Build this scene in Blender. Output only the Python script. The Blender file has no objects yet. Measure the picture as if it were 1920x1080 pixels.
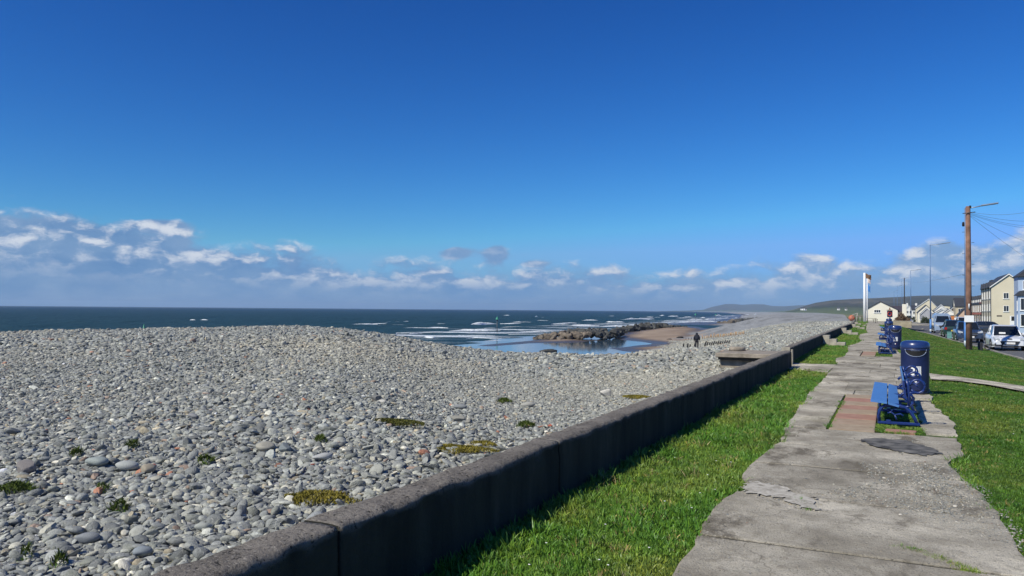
import bpy, bmesh, math, random
import numpy as np
from math import sin, cos, pi, radians, atan2, sqrt
from mathutils import Vector, Matrix
random.seed(7); rng = np.random.default_rng(11)
S = bpy.context.scene
COL = S.collection
# ------------------------------------------------------------------ camera
F = 1450.0; YAW = radians(26.0); PITCH = radians(1.6); ROLL = radians(0.48); CAMH = 1.75
RM = Matrix.Rotation(YAW, 3, 'Z') @ Matrix.Rotation(pi/2+PITCH, 3, 'X') @ Matrix.Rotation(ROLL, 3, 'Z')
cam = bpy.data.cameras.new('camera'); cam.sensor_width = 36; cam.lens = 36*F/1920
cam.clip_start = 0.1; cam.clip_end = 60000
co = bpy.data.objects.new('camera', cam); COL.objects.link(co)
M4 = RM.to_4x4(); M4.translation = Vector((0, 0, CAMH)); co.matrix_world = M4
S.camera = co
def ray(px, py): return RM @ Vector(((px-960)/F, -(py-540)/F, -1))
def G(px, py, z=0.0):            # point of the horizontal plane z seen at a place of the photo
    d = ray(px, py); t = (z-CAMH)/d.z; return Vector((d.x*t, d.y*t, z))
def DP(px, py, dep):             # point at a given depth
    d = ray(px, py)*dep; return Vector((d.x, d.y, d.z+CAMH))
# ------------------------------------------------------------------ light
SUN = Vector((-0.34, -0.64, 0.71)).normalized()
sl = bpy.data.lights.new('sun', 'SUN'); sl.energy = 4.8; sl.angle = radians(0.5); sl.color = (1.0, 0.955, 0.82)
so = bpy.data.objects.new('sun', sl); COL.objects.link(so); so.rotation_euler = SUN.to_track_quat('Z', 'Y').to_euler()
so.location = (-20, -30, 40)
S.view_settings.view_transform = 'Standard'; S.view_settings.look = 'None'
S.view_settings.exposure = 0.0; S.view_settings.gamma = 1.0; S.view_settings.use_curve_mapping = False
S.cycles.max_bounces = 6; S.cycles.transparent_max_bounces = 6; S.cycles.volume_bounces = 1
# ------------------------------------------------------------------ node helper
class NT:
    def __init__(s, nt): s.t = nt; nt.nodes.clear()
    def n(s, typ, ins=None, **kw):
        nd = s.t.nodes.new(typ)
        for k, v in kw.items(): setattr(nd, k, v)
        for k, v in (ins or {}).items():
            sock = nd.inputs[k]
            if isinstance(v, bpy.types.NodeSocket): s.t.links.new(v, sock)
            else: sock.default_value = v
        return nd
    def m(s, op, a, b=0.0, c=0.0, clamp=False):
        nd = s.n('ShaderNodeMath', {0: a, 1: b, 2: c}, operation=op); nd.use_clamp = clamp; return nd.outputs[0]
    def ramp(s, fac, stops, interp='LINEAR'):
        nd = s.n('ShaderNodeValToRGB', {'Fac': fac}); cr = nd.color_ramp; cr.interpolation = interp
        while len(cr.elements) < len(stops): cr.elements.new(0.5)
        for e, (p, c) in zip(cr.elements, stops):
            e.position = p; e.color = (c, c, c, 1) if isinstance(c, (int, float)) else (*c, 1)
        return nd.outputs[0]
    def mix(s, fac, a, b, bt='MIX'):
        nd = s.n('ShaderNodeMix', data_type='RGBA', blend_type=bt)
        for i, v in ((0, fac), (6, a), (7, b)):
            if isinstance(v, bpy.types.NodeSocket): s.t.links.new(v, nd.inputs[i])
            elif i and len(v) == 3: nd.inputs[i].default_value = (*v, 1)
            else: nd.inputs[i].default_value = v
        return nd.outputs[2]
    def noise(s, vec, scale, detail=4, rough=0.55, out=0, dist=0.0):
        return s.n('ShaderNodeTexNoise', {'Vector': vec, 'Scale': scale, 'Detail': detail, 'Roughness': rough, 'Distortion': dist}).outputs[out]
    def vor(s, vec, scale, feature='F1', out='Distance', rnd=1.0):
        return s.n('ShaderNodeTexVoronoi', {'Vector': vec, 'Scale': scale, 'Randomness': rnd}, feature=feature).outputs[out]
    def mapv(s, vec, sc=(1, 1, 1), rot=(0, 0, 0), loc=(0, 0, 0)):
        return s.n('ShaderNodeMapping', {'Vector': vec, 'Scale': sc, 'Rotation': rot, 'Location': loc}).outputs[0]
    def bump(s, h, strength=0.5, dist=0.01):
        return s.n('ShaderNodeBump', {'Height': h, 'Strength': strength, 'Distance': dist}).outputs[0]
MATS = {}
def mat(name, fn):
    if name in MATS: return MATS[name]
    m = bpy.data.materials.new(name); m.use_nodes = True
    s = NT(m.node_tree); out = s.n('ShaderNodeOutputMaterial')
    r = fn(s); p = s.n('ShaderNodeBsdfPrincipled')
    for k, v in r.items():
        if k == 'Base Color' and isinstance(v, tuple): v = (*v, 1)
        if isinstance(v, bpy.types.NodeSocket): s.t.links.new(v, p.inputs[k])
        else: p.inputs[k].default_value = v
    s.t.links.new(p.outputs[0], out.inputs[0]); MATS[name] = m; return m
def opos(s): return s.n('ShaderNodeTexCoord').outputs['Object']
def wpos(s): return s.n('ShaderNodeNewGeometry').outputs['Position']
def plain(name, col, rough=0.6, metal=0.0, var=0.15, sc=6.0, spec=0.5, bump=0.0, coat=0.0):
    def f(s):
        v = opos(s); n = s.noise(v, sc, 5)
        c2 = tuple(x*(1-var) for x in col); c3 = tuple(min(1, x*(1+var)) for x in col)
        r = {'Base Color': s.ramp(n, [(0.3, c2), (0.7, c3)]), 'Roughness': rough, 'Metallic': metal, 'Specular IOR Level': spec, 'Coat Weight': coat}
        if bump: r['Normal'] = s.bump(s.noise(v, sc*8, 4), bump, 0.01)
        return r
    return mat(name, f)
# ------------------------------------------------------------------ sky
W = bpy.data.worlds.new('World'); S.world = W; W.use_nodes = True
s = NT(W.node_tree); wout = s.n('ShaderNodeOutputWorld')
sky = s.n('ShaderNodeTexSky', sky_type='NISHITA'); sky.sun_disc = False
sky.sun_elevation = math.asin(SUN.z); sky.sun_rotation = atan2(SUN.x, SUN.y) % (2*pi)
sky.air_density = 1.0; sky.dust_density = 0.25; sky.ozone_density = 3.0; sky.altitude = 0
hs = s.n('ShaderNodeHueSaturation', {'Color': sky.outputs[0], 'Saturation': 1.22, 'Value': 1.0, 'Hue': 0.5})
SKYSTR = 0.115
sq = s.n('ShaderNodeSeparateColor', {0: hs.outputs[0]})      # deeper blue: a clear maritime sky
def chan(i, g, k): return s.m('MULTIPLY', s.m('POWER', s.m('MULTIPLY', sq.outputs[i], SKYSTR), g), k/SKYSTR)
hs = s.n('ShaderNodeCombineColor', {0: s.m('MINIMUM', chan(0, 1.6, .585), .19/SKYSTR), 1: s.m('MINIMUM', chan(1, 1.45, .88), .45/SKYSTR), 2: s.m('MAXIMUM', chan(2, 1.3, 1.10), s.m('MULTIPLY', s.m('MINIMUM', chan(1, 1.45, .88), .45/SKYSTR), 1.62))})
d = s.n('ShaderNodeTexCoord').outputs['Generated']
sp = s.n('ShaderNodeSeparateXYZ', {0: d})
az = s.m('MULTIPLY', s.m('ARCTAN2', sp.outputs[0], sp.outputs[1]), 57.2958)
el = s.m('MULTIPLY', s.m('ARCSINE', sp.outputs[2]), 57.2958)
env = s.ramp(s.m('DIVIDE', s.m('ADD', az, 70), 100, clamp=True),
   [(0.0, .70), (0.105, .66), (0.195, .58), (0.25, .50), (0.316, .40), (0.44, .39), (0.572, .33), (0.62, .38), (0.645, .42), (0.672, .33), (0.70, .36), (0.735, .52), (0.755, .46), (0.775, .62), (1.0, .7)])
env = s.m('MULTIPLY', env, 9.0)
el2 = s.m('MULTIPLY', el, 1.9)
cv = s.n('ShaderNodeCombineXYZ', {0: az, 1: el2, 2: 3.7}).outputs[0]
wv = s.n('ShaderNodeVectorMath', {0: cv, 1: s.n('ShaderNodeVectorMath', {0: s.noise(cv, .5, 3, out=1), 'Scale': 1.6}, operation='SCALE').outputs[0]}, operation='ADD').outputs[0]
cv2 = s.n('ShaderNodeVectorMath', {0: wv, 1: (-.35, .95, 0)}, operation='ADD').outputs[0]
def puff(v):
    b = s.n('ShaderNodeTexVoronoi', {'Vector': v, 'Scale': .55}, feature='F1').outputs['Distance']
    return s.m('ADD', s.m('MULTIPLY', s.noise(v, .26, 7, .6), .85), s.m('MULTIPLY', s.m('SUBTRACT', .6, b), .16))
n1 = puff(wv); n2 = puff(cv2)
dens = s.m('ADD', s.m('DIVIDE', s.m('SUBTRACT', env, el), 1.0), s.m('MULTIPLY', s.m('SUBTRACT', n1, .415), 5.4))
def spot(a0, e0, wa, we, amp):
    return s.m('MULTIPLY', s.m('EXPONENT', s.m('MULTIPLY', s.m('ADD', s.m('POWER', s.m('DIVIDE', s.m('SUBTRACT', az, a0), wa), 2), s.m('POWER', s.m('DIVIDE', s.m('SUBTRACT', el, e0), we), 2)), -1)), amp)
for a in ((-30.2, 4.15, 1.5, 0.42, 3.2), (-27.2, 4.2, 0.7, 0.6, 3.2), (-50.5, 5.5, 1.9, 0.4, 2.4), (-24.2, 3.4, 0.8, 0.2, 1.8), (-4.6, 3.6, 1.5, .7, 1.4), (3.4, 3.4, 2.6, 1.1, 2.2), (-58, 4.6, 4.0, 1.0, 1.5), (-52, 3.8, 2.5, .9, 1.6)): dens = s.m('ADD', dens, spot(*a))
alpha = s.n('ShaderNodeMapRange', {0: dens, 1: -.1, 2: 1.3}, interpolation_type='SMOOTHSTEP').outputs[0]
veil = s.n('ShaderNodeMapRange', {0: s.m('DIVIDE', el, env), 1: .88, 2: .35}, interpolation_type='SMOOTHSTEP').outputs[0]
alpha = s.m('MAXIMUM', alpha, s.m('MULTIPLY', veil, .85))
lit = s.n('ShaderNodeMapRange', {0: s.m('SUBTRACT', n1, n2), 1: -.05, 2: .15}, interpolation_type='SMOOTHSTEP').outputs[0]
hi = s.n('ShaderNodeMapRange', {0: s.m('DIVIDE', el, s.m('ADD', env, .3)), 1: .22, 2: .72}, interpolation_type='SMOOTHSTEP').outputs[0]
lit = s.m('MULTIPLY', lit, s.m('ADD', 0.06, s.m('MULTIPLY', hi, 0.94)))
right = s.n('ShaderNodeMapRange', {0: az, 1: -55.0, 2: -5.0}).outputs[0]
shade = s.mix(right, (0.120, 0.255, 0.50), (0.19, 0.36, 0.64))
shade = s.mix(s.m('MULTIPLY', s.n('ShaderNodeMapRange', {0: s.noise(wv, 0.22, 6, .6), 1: .35, 2: .7}).outputs[0], .6), shade, (0.29, 0.42, 0.62))
lit = s.m('MULTIPLY', lit, s.m('SUBTRACT', 1.0, s.m('MINIMUM', s.m('ADD', spot(-30.2, 4.15, 1.9, .7, 1.0), spot(-27.2, 4.2, 1.1, .9, 1.0)), .75)))
ccol = s.mix(lit, shade, (0.69, 0.735, 0.82))
bg1 = s.n('ShaderNodeBackground', {'Color': hs.outputs[0], 'Strength': SKYSTR})
bg2 = s.n('ShaderNodeBackground', {'Color': ccol, 'Strength': 1.0})
mx = s.n('ShaderNodeMixShader', {0: s.m('MULTIPLY', alpha, 0.95), 1: bg1.outputs[0], 2: bg2.outputs[0]})
s.t.links.new(mx.outputs[0], wout.inputs[0])
# ------------------------------------------------------------------ mesh helper
class MB:
    def __init__(s): s.v = []; s.f = []; s.mi = []; s.mats = []; s.sm = []; s.cur = 0
    def use(s, m):
        if m not in s.mats: s.mats.append(m)
        s.cur = s.mats.index(m); return s
    def add(s, vs, fs, smooth=False):
        b = len(s.v); s.v += [tuple(v) for v in vs]
        for f in fs: s.f.append(tuple(b+i for i in f)); s.mi.append(s.cur); s.sm.append(smooth)
        return s
    def box(s, x0, x1, y0, y1, z0, z1, M=None, bev=0.0):
        if bev:
            b = bev; L = []
            for z, i in ((z0, b), (z0+b, 0), (z1-b, 0), (z1, b)):
                L.append([(x0+i, y0+b, z), (x0+b, y0+i, z), (x1-b, y0+i, z), (x1-i, y0+b, z), (x1-i, y1-b, z), (x1-b, y1-i, z), (x0+b, y1-i, z), (x0+i, y1-b, z)])
            vs = [p for l in L for p in l]; fs = [tuple(range(7, -1, -1)), tuple(range(24, 32))]
            for k in range(3):
                for i in range(8): j = (i+1) % 8; fs.append((k*8+i, k*8+j, k*8+8+j, k*8+8+i))
        else:
            vs = [(x, y, z) for z in (z0, z1) for x, y in ((x0, y0), (x1, y0), (x1, y1), (x0, y1))]
            fs = [(3, 2, 1, 0), (4, 5, 6, 7), (0, 1, 5, 4), (1, 2, 6, 5), (2, 3, 7, 6), (3, 0, 4, 7)]
        if M: vs = [M @ Vector(v) for v in vs]
        return s.add(vs, fs)
    def prism(s, poly, a, b, axis='y', M=None, smooth=False):  # poly of 2-D points extruded from a to b along an axis
        n = len(poly)
        def P(p, t):
            return {'y': (p[0], t, p[1]), 'x': (t, p[0], p[1]), 'z': (p[0], p[1], t)}[axis]
        vs = [P(p, a) for p in poly]+[P(p, b) for p in poly]
        if M: vs = [M @ Vector(v) for v in vs]
        s.add(vs, [tuple(range(n))[::-1], tuple(range(n, 2*n))]); s.add(vs, [(i, (i+1) % n, n+(i+1) % n, n+i) for i in range(n)], smooth)
        return s
    def tube(s, pts, r, n=8, caps=True, flat=1.0):
        pts = [Vector(p) for p in pts]; rs = r if isinstance(r, (list, tuple)) else [r]*len(pts)
        vs = []; up = Vector((0, 0, 1))
        for i, p in enumerate(pts):
            t = (pts[min(i+1, len(pts)-1)]-pts[max(i-1, 0)]).normalized()
            u = t.cross(up) if abs(t.z) < 0.95 else t.cross(Vector((0, 1, 0)))
            u.normalize(); w = t.cross(u)
            for k in range(n): a = 2*pi*k/n; vs.append(p+(u*cos(a)*flat+w*sin(a))*rs[i])
        fs = [(i*n+k, i*n+(k+1) % n, (i+1)*n+(k+1) % n, (i+1)*n+k) for i in range(len(pts)-1) for k in range(n)]
        s.add(vs, fs, True)
        if caps: s.add(vs, [tuple(range(n))[::-1], tuple((len(pts)-1)*n+k for k in range(n))])
        return s
    def lathe(s, prof, n=24, c=(0, 0, 0), smooth=True, sx=1, sy=1):
        vs = [(c[0]+r*cos(2*pi*k/n)*sx, c[1]+r*sin(2*pi*k/n)*sy, c[2]+z) for r, z in prof for k in range(n)]
        fs = [(i*n+k, i*n+(k+1) % n, (i+1)*n+(k+1) % n, (i+1)*n+k) for i in range(len(prof)-1) for k in range(n)]
        s.add(vs, fs, smooth); s.add(vs, [tuple(range(n))[::-1], tuple((len(prof)-1)*n+k for k in range(n))]); return s
    def mesh(s, name):
        me = bpy.data.meshes.new(name); me.from_pydata(s.v, [], s.f)
        for m in s.mats: me.materials.append(m)
        me.polygons.foreach_set('material_index', s.mi); me.polygons.foreach_set('use_smooth', s.sm)
        me.update(); bm = bmesh.new(); bm.from_mesh(me); bmesh.ops.remove_doubles(bm, verts=bm.verts, dist=1e-5)
        bmesh.ops.recalc_face_normals(bm, faces=bm.faces); bm.to_mesh(me); bm.free(); return me
    def build(s, name, m=None, parent=None):
        if m is not None: s.mats = [m]; s.mi = [0]*len(s.f)
        o = bpy.data.objects.new(name, s.mesh(name)); COL.objects.link(o)
        if parent: o.parent = parent
        return o
def tag(o, label=None, cat=None, group=None, kind=None):
    if label: o['label'] = label
    if cat: o['category'] = cat
    if group: o['group'] = group
    if kind: o['kind'] = kind
    return o
def thing(name, label, cat, loc=(0, 0, 0), rz=0.0, group=None):
    o = bpy.data.objects.new(name, None); COL.objects.link(o); o.location = loc; o.rotation_euler = (0, 0, rz)
    o.empty_display_size = 0.2
    return tag(o, label, cat, group)
def dup(o, loc, rz=0.0, label=None, scale=None, parent=None):
    c = o.copy(); COL.objects.link(c); c.parent = parent
    if parent is None: c.location = loc; c.rotation_euler = (0, 0, rz)
    if scale: c.scale = scale
    if label: c['label'] = label
    for ch in list(o.children): dup(ch, None, parent=c)
    return c
def npmesh(name, v, f, mats, smooth=True, attrs=None):
    me = bpy.data.meshes.new(name); me.from_pydata([tuple(p) for p in v], [], [tuple(int(i) for i in q) for q in f])
    for m in mats: me.materials.append(m)
    if smooth: me.polygons.foreach_set('use_smooth', [True]*len(me.polygons))
    for k, a in (attrs or {}).items():
        at = me.attributes.new(k, 'FLOAT', 'POINT'); at.data.foreach_set('value', np.asarray(a, dtype=np.float32))
    me.update(); o = bpy.data.objects.new(name, me); COL.objects.link(o); return o
def grid_faces(nx, ny):
    i = np.arange(nx-1)[:, None]; j = np.arange(ny-1)[None, :]; a = (i*ny+j)
    return np.stack([a, a+ny, a+ny+1, a+1], -1).reshape(-1, 4)
def vnoise(x, y, seed=0):        # value noise, numpy
    xi = np.floor(x); yi = np.floor(y); fx = x-xi; fy = y-yi; fx = fx*fx*(3-2*fx); fy = fy*fy*(3-2*fy)
    def h(a, b):
        q = np.sin(a*127.1+b*311.7+seed*74.7)*43758.5453; return q-np.floor(q)
    return (h(xi, yi)*(1-fx)+h(xi+1, yi)*fx)*(1-fy)+(h(xi, yi+1)*(1-fx)+h(xi+1, yi+1)*fx)*fy
def fbm(x, y, o=4, seed=0):
    r = 0; a = 0.5
    for k in range(o): r = r+a*vnoise(x*2**k, y*2**k, seed+k); a *= 0.5
    return r/(1-0.5**o)
def inpoly(x, y, poly):
    x = np.asarray(x); y = np.asarray(y); r = np.zeros(x.shape, bool); n = len(poly)
    for i in range(n):
        x0, y0 = poly[i]; x1, y1 = poly[(i+1) % n]
        if y0 == y1: continue
        c = ((y0 > y) != (y1 > y)) & (x < (x1-x0)*(y-y0)/(y1-y0)+x0); r ^= c
    return r
def polydist(x, y, poly):        # signed distance, positive inside
    x = np.asarray(x, float); y = np.asarray(y, float); dm = np.full(x.shape, 1e9); n = len(poly)
    for i in range(n):
        ax, ay = poly[i]; bx, by = poly[(i+1) % n]; ex = bx-ax; ey = by-ay
        t = np.clip(((x-ax)*ex+(y-ay)*ey)/(ex*ex+ey*ey+1e-9), 0, 1)
        dm = np.minimum(dm, np.hypot(x-ax-t*ex, y-ay-t*ey))
    return np.where(inpoly(x, y, poly), dm, -dm)
def gpoly(pts, z): return [tuple(G(a, b, z)[:2]) for a, b in pts]
# ------------------------------------------------------------------ lie of the land
SEA = -4.1
def XW(Y): return np.interp(Y, [-100, 26, 60, 97, 138, 200, 500, 1500, 4000, 9000, 13000], [-3.1, -3.1, -3.55, -3.95, -5.3, -9, -24, -115, -500, -1900, -3800])
def smooth(t): t = np.clip(t, 0, 1); return t*t*(3-2*t)
def beachz(X, Y):
    s_ = XW(Y)-X
    P_ = np.interp(Y, [0, 22, 32, 40, 50, 75, 100, 150, 270, 520, 2000], [30, 26, 8, 4.5, 3, 3.5, 4, 8, 24, 40, 60])
    C_ = np.interp(Y, [0, 28, 42, 60, 75, 110, 270, 520, 2000], [.3, .05, -.1, -.2, -.2, -.1, .25, .5, .5])
    W_ = np.interp(Y, [0, 20, 40, 60, 80, 110, 150, 227, 270, 520, 1000, 3000, 9000], [66, 64, 38, 26, 22, 27, 31, 40, 43, 58, 90, 200, 300])
    z0 = np.interp(Y, [0, 12, 30, 60, 120, 300, 1000], [.10, .08, .02, .02, .2, .4, .5])
    a = smooth(s_/P_); z = z0+(C_-z0)*a
    t = np.clip((s_-P_)/(W_-P_), 0, 1); tt = 0.35*smooth(t)+0.65*t
    z = z+(-3.95-C_)*np.where(s_ > P_, tt, 0)
    far = s_-W_; z = np.where(far > 0, -3.95-far*0.006, z)
    # heap of shingle thrown up in the near bay: its crest rises and falls round the bay
    D = -X*sin(YAW)+Y*cos(YAW); A = X*cos(YAW)+Y*sin(YAW); q = A/np.maximum(D, .5)
    zc = np.interp(q, [-1.2, -.66, -.455, -.317, -.22, -.16, -.11, -.04, 0, .03, .10, .19, .235], [.5, .56, .80, .92, .94, .72, .38, .05, -.14, -.17, -.22, -.14, .0])
    k = np.clip(D/31, 0, 1); zn = .08+(zc-.08)*k*k*(3-2*k)
    Dd = np.maximum(D-31, 0); zn = zn-np.maximum(0, .10*Dd*np.clip(Dd/8, 0, 1)+.01*Dd*0); zn = np.maximum(zn, -4.0-.004*np.maximum(Dd-35, 0))
    wn = np.clip((.215-q)/.09, 0, 1)*np.clip((250-D)/60, 0, 1)*np.where(D > 0, 1, 0); wn = wn*wn*(3-2*wn); wn = np.where((D > 31) & (D < 400), wn*np.clip((95-D)/35, 0, 1), wn)
    z = z*(1-wn)+zn*wn
        # waves of shingle
    amp = np.clip(s_/6, 0, 1)*np.clip((W_-s_)/6, 0, 1)*np.clip((900-Y)/600, 0, 1)
    return z+amp*((fbm(X*.16+3, Y*.12, 3, 5)-.5)*.34+(fbm(X*.7, Y*.5, 3, 9)-.5)*.11), s_, W_
SANDP = gpoly([(1180, 658), (1130, 652), (1170, 648), (1206, 644), (1198, 640), (1168, 637), (1150, 632), (1165, 622), (1215, 615), (1290, 611.5), (1330, 617), (1330, 655), (1250, 664)], -4.0)
TONG = gpoly([(880, 648), (950, 640), (1010, 636), (1060, 634.5), (1135, 637), (1080, 641), (1000, 643.5), (930, 650)], -4.0)
POOL = gpoly([(900, 655), (842, 647), (905, 642.5), (872, 640), (935, 637.5), (915, 635), (985, 633), (965, 631), (1040, 628), (1190, 630), (1260, 645), (1270, 664), (1000, 675)], -4.0)
def totalz(X, Y):
    z, s_, W_ = beachz(X, Y)
    far = s_ > W_-4
    m = np.maximum(np.clip(polydist(X, Y, SANDP)/7, -1, 1), np.clip(polydist(X, Y, TONG)/5, -1, 1)*.8)
    zs = SEA+.02+.20*m+(fbm(X*.08, Y*.04, 3, 2)-.5)*.16
    reg = (Y > 60) & (Y < 330) & (s_ < 95)
    k = np.clip((s_-(W_-4))/5, 0, 1)
    z = np.where(reg & far, z*(1-k)+np.where(s_ > 70, np.minimum(zs, z), zs)*k, z)
    return z, s_, W_
def R_(Y): return np.interp(Y, [0, 30, 47, 60, 98, 160, 300, 1000], [-.32, -.40, -.48, -.50, -.62, -1.2, -1.5, -1.6])  # road level
def KX(Y): return np.interp(Y, [-20, 40, 56, 70, 94, 133, 170, 240, 400], [5.75, 5.6, 5.25, 4.65, 3.95, 2.9, 1.6, .6, -6])       # kerb line
def landz(X, Y):
    k = KX(Y); L = np.interp(Y, [0, 130, 180, 300], [0, 0, -.15, -1.0]); Rr = R_(Y)+.12
    t = smooth((X-1.0)/(np.maximum(k-1.0, .5)))
    return L+(Rr-L)*t+(fbm(X*.9+7, Y*.5, 3, 3)-.5)*.05*np.clip((k-X)/1.5, 0, 1)
# ------------------------------------------------------------------ ground materials
def attr(s, name, kind='GEOMETRY', out='Fac'): return s.n('ShaderNodeAttribute', attribute_name=name, attribute_type=kind).outputs[out]
def f_beach(s):
    v = wpos(s); sand = attr(s, 'sand'); wet = attr(s, 'wet')
    cell = s.vor(v, 9.0, out='Color'); g = s.n('ShaderNodeSeparateColor', {0: cell}).outputs[0]
    sh = s.ramp(g, [(0, (.13, .135, .14)), (.5, (.23, .235, .24)), (.85, (.33, .33, .32)), (1, (.5, .49, .46))])
    sh = s.mix(s.noise(v, 0.35, 4), sh, (.36, .36, .355))
    fr_ = s.n('ShaderNodeMapRange', {0: s.n('ShaderNodeVectorMath', {0: v}, operation='LENGTH').outputs['Value'], 1: 90.0, 2: 150.0}).outputs[0]
    sh = s.mix(s.m('MULTIPLY', fr_, .75), sh, s.ramp(s.noise(v, 1.1, 5, .75), [(.35, (.11, .115, .115)), (.5, (.27, .275, .27)), (.65, (.45, .45, .43))]))  # far shingle: shadows among the stones put into the colour as dark mottle
    big = s.noise(s.mapv(v, (.12, .05, 1)), 1.0, 5, .6)
    sh = s.mix(s.n('ShaderNodeMapRange', {0: big, 1: .52, 2: .7}).outputs[0], sh, (.30, .29, .27))
    dry = s.ramp(s.noise(s.mapv(v, (.12, .03, 1)), 1.0, 5, .6), [(.35, (.22, .155, .105)), (.6, (.36, .27, .19))])
    sd = s.mix(wet, dry, (.085, .068, .055))
    tide = s.noise(s.mapv(v, (.22, .018, 1)), 1.0, 6, .65)
    sh = s.mix(s.m('MULTIPLY', fr_, s.n('ShaderNodeMapRange', {0: tide, 1: .5, 2: .62}).outputs[0]), sh, s.mix(.55, sh, (.13, .13, .125)))
    moss = s.n('ShaderNodeMapRange', {0: s.m('ADD', s.noise(v, .55, 5, .6), s.m('MULTIPLY', attr(s, 'moss'), .35)), 1: .66, 2: .74}).outputs[0]
    sh = s.mix(s.m('MULTIPLY', moss, .8), sh, (.10, .10, .03))
    c = s.mix(sand, sh, sd)
    return {'Base Color': c, 'Roughness': s.m('SUBTRACT', .92, s.m('MULTIPLY', s.m('MULTIPLY', wet, sand), .62)), 'Specular IOR Level': .35,
            'Normal': s.bump(s.m('ADD', s.vor(v, 9.0), s.m('MULTIPLY', s.noise(v, 3, 4), .6)), .8, .09)}
def beach_mat(): return mat('shingle_and_sand', f_beach)
# beach sheet in (seaward distance, along) coordinates
ss = np.concatenate([np.linspace(-.12, 12, 34), np.linspace(12.5, 100, 120), np.geomspace(103, 2200, 26)])
yy = np.concatenate([np.linspace(-12, 130, 190), np.linspace(131.5, 330, 110), np.geomspace(335, 12500, 60)])
Sg, Yg = np.meshgrid(ss, yy, indexing='ij'); Xg = XW(Yg)-Sg
Zg, S2, W2 = totalz(Xg, Yg)
jit = (fbm(Xg*.25, Yg*.1, 3, 21)-.5)*10
sandm = np.clip((S2-(W2-3)+jit)/3, 0, 1)
sandm = np.where(Yg > 285, np.clip((S2-(W2*1.02)+jit*.3)/6, 0, 1), sandm)
wetm = np.clip(1-(Zg-SEA-.10)/.12, 0, 1)
mossm = np.where((Yg > 14) & (Yg < 34) & (S2 < 5.5), 1.0, 0.25*np.clip(1-S2/5, 0, 1))
bo = npmesh('beach', np.stack([Xg, Yg, Zg], -1).reshape(-1, 3), grid_faces(len(ss), len(yy)), [beach_mat()], True,
            {'sand': sandm.ravel(), 'wet': wetm.ravel(), 'moss': mossm.ravel()}); tag(bo, kind='structure')
# land sheet
def f_ground(s):
    v = wpos(s); n = s.noise(v, .8, 5, .6); n2 = s.noise(v, 14, 4)
    g = s.mix(n, (.028, .062, .010), (.062, .115, .018)); g = s.mix(s.m('MULTIPLY', n2, .5), g, (.035, .07, .012))
    g = s.mix(s.n('ShaderNodeMapRange', {0: s.noise(v, .35, 4), 1: .6, 2: .75}).outputs[0], g, (.10, .12, .03))
    sep = s.n('ShaderNodeSeparateXYZ', {0: v})
    fy = s.n('ShaderNodeMapRange', {0: sep.outputs[1], 1: 230.0, 2: 420.0}).outputs[0]
    fld = s.vor(s.mapv(v, (.006, .0035, 0)), 1.0, out='Color'); fr = s.n('ShaderNodeSeparateColor', {0: fld}).outputs[0]
    g = s.mix(fy, g, s.ramp(fr, [(.1, (.07, .09, .03)), (.5, (.12, .15, .06)), (.9, (.20, .19, .11))]))
    return {'Base Color': g, 'Roughness': .95, 'Specular IOR Level': .15, 'Normal': s.bump(s.noise(v, 25, 4), .6, .03)}
gx = np.concatenate([np.linspace(-.15, 10, 50), np.linspace(10.5, 60, 30), np.geomspace(65, 9000, 28)])
gy = np.concatenate([np.linspace(-12, 60, 110), np.linspace(61, 330, 120), np.geomspace(340, 12500, 50)])
Ug, Yg2 = np.meshgrid(gx, gy, indexing='ij'); X0 = np.where(Yg2 < 26.9, -2.95, XW(Yg2)+.12); Xg2 = X0+Ug
Zg2 = landz(Xg2, Yg2)-.035
kk = KX(Yg2); Zg2 = np.where((Xg2 > kk-.05) & (Yg2 < 900), np.minimum(Zg2, R_(Yg2)-.05), Zg2)
go = npmesh('ground', np.stack([Xg2, Yg2, Zg2], -1).reshape(-1, 3), grid_faces(len(gx), len(gy)), [mat('turf_ground', f_ground)]); tag(go, kind='structure')
# ------------------------------------------------------------------ sea
def f_sea(s):
    v = wpos(s); sep = s.n('ShaderNodeSeparateXYZ', {0: v})
    r = s.n('ShaderNodeVectorMath', {0: v}, operation='LENGTH').outputs['Value']
    far = s.n('ShaderNodeMapRange', {0: r, 1: 120.0, 2: 2500.0}).outputs[0]
    near = s.mix(s.noise(s.mapv(v, (.02, .008, 1)), 1.0, 4), (.013, .040, .046), (.026, .060, .062))
    c = s.mix(far, near, (.010, .030, .052))
    cap = s.noise(s.mapv(v, (.30, .12, 1), rot=(0, 0, .5)), 1.0, 6, .65)
    capm = s.n('ShaderNodeMapRange', {0: cap, 1: .715, 2: .755}).outputs[0]
    foam = attr(s, 'foam'); fn = s.noise(s.mapv(s.mapv(v, rot=(0, 0, -YAW)), (.035, .45, 1)), 1.0, 6, .68)
    fm = s.n('ShaderNodeMapRange', {0: s.m('ADD', fn, s.m('MULTIPLY', foam, .27)), 1: .79, 2: .87}).outputs[0]
    fm = s.m('MAXIMUM', fm, s.m('MULTIPLY', capm, .7)); c = s.mix(fm, c, (.62, .66, .68))
    h = s.m('ADD', s.m('MULTIPLY', s.noise(s.mapv(v, (.16, .07, 1)), 1.0, 7, .62), 1.0), s.m('MULTIPLY', s.noise(s.mapv(v, (.9, .5, 1)), 1.0, 4, .6), .22))
    return {'Base Color': c, 'Roughness': .42, 'Specular IOR Level': .13, 'IOR': 1.33, 'Normal': s.bump(h, 1.0, 2.6)}
def f_pool(s):
    v = wpos(s); h = s.noise(s.mapv(v, (1.2, 1.2, 1)), 1.0, 4)
    return {'Base Color': (.06, .10, .14), 'Roughness': .07, 'IOR': 1.33, 'Specular IOR Level': .6, 'Normal': s.bump(h, .12, .02)}
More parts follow.
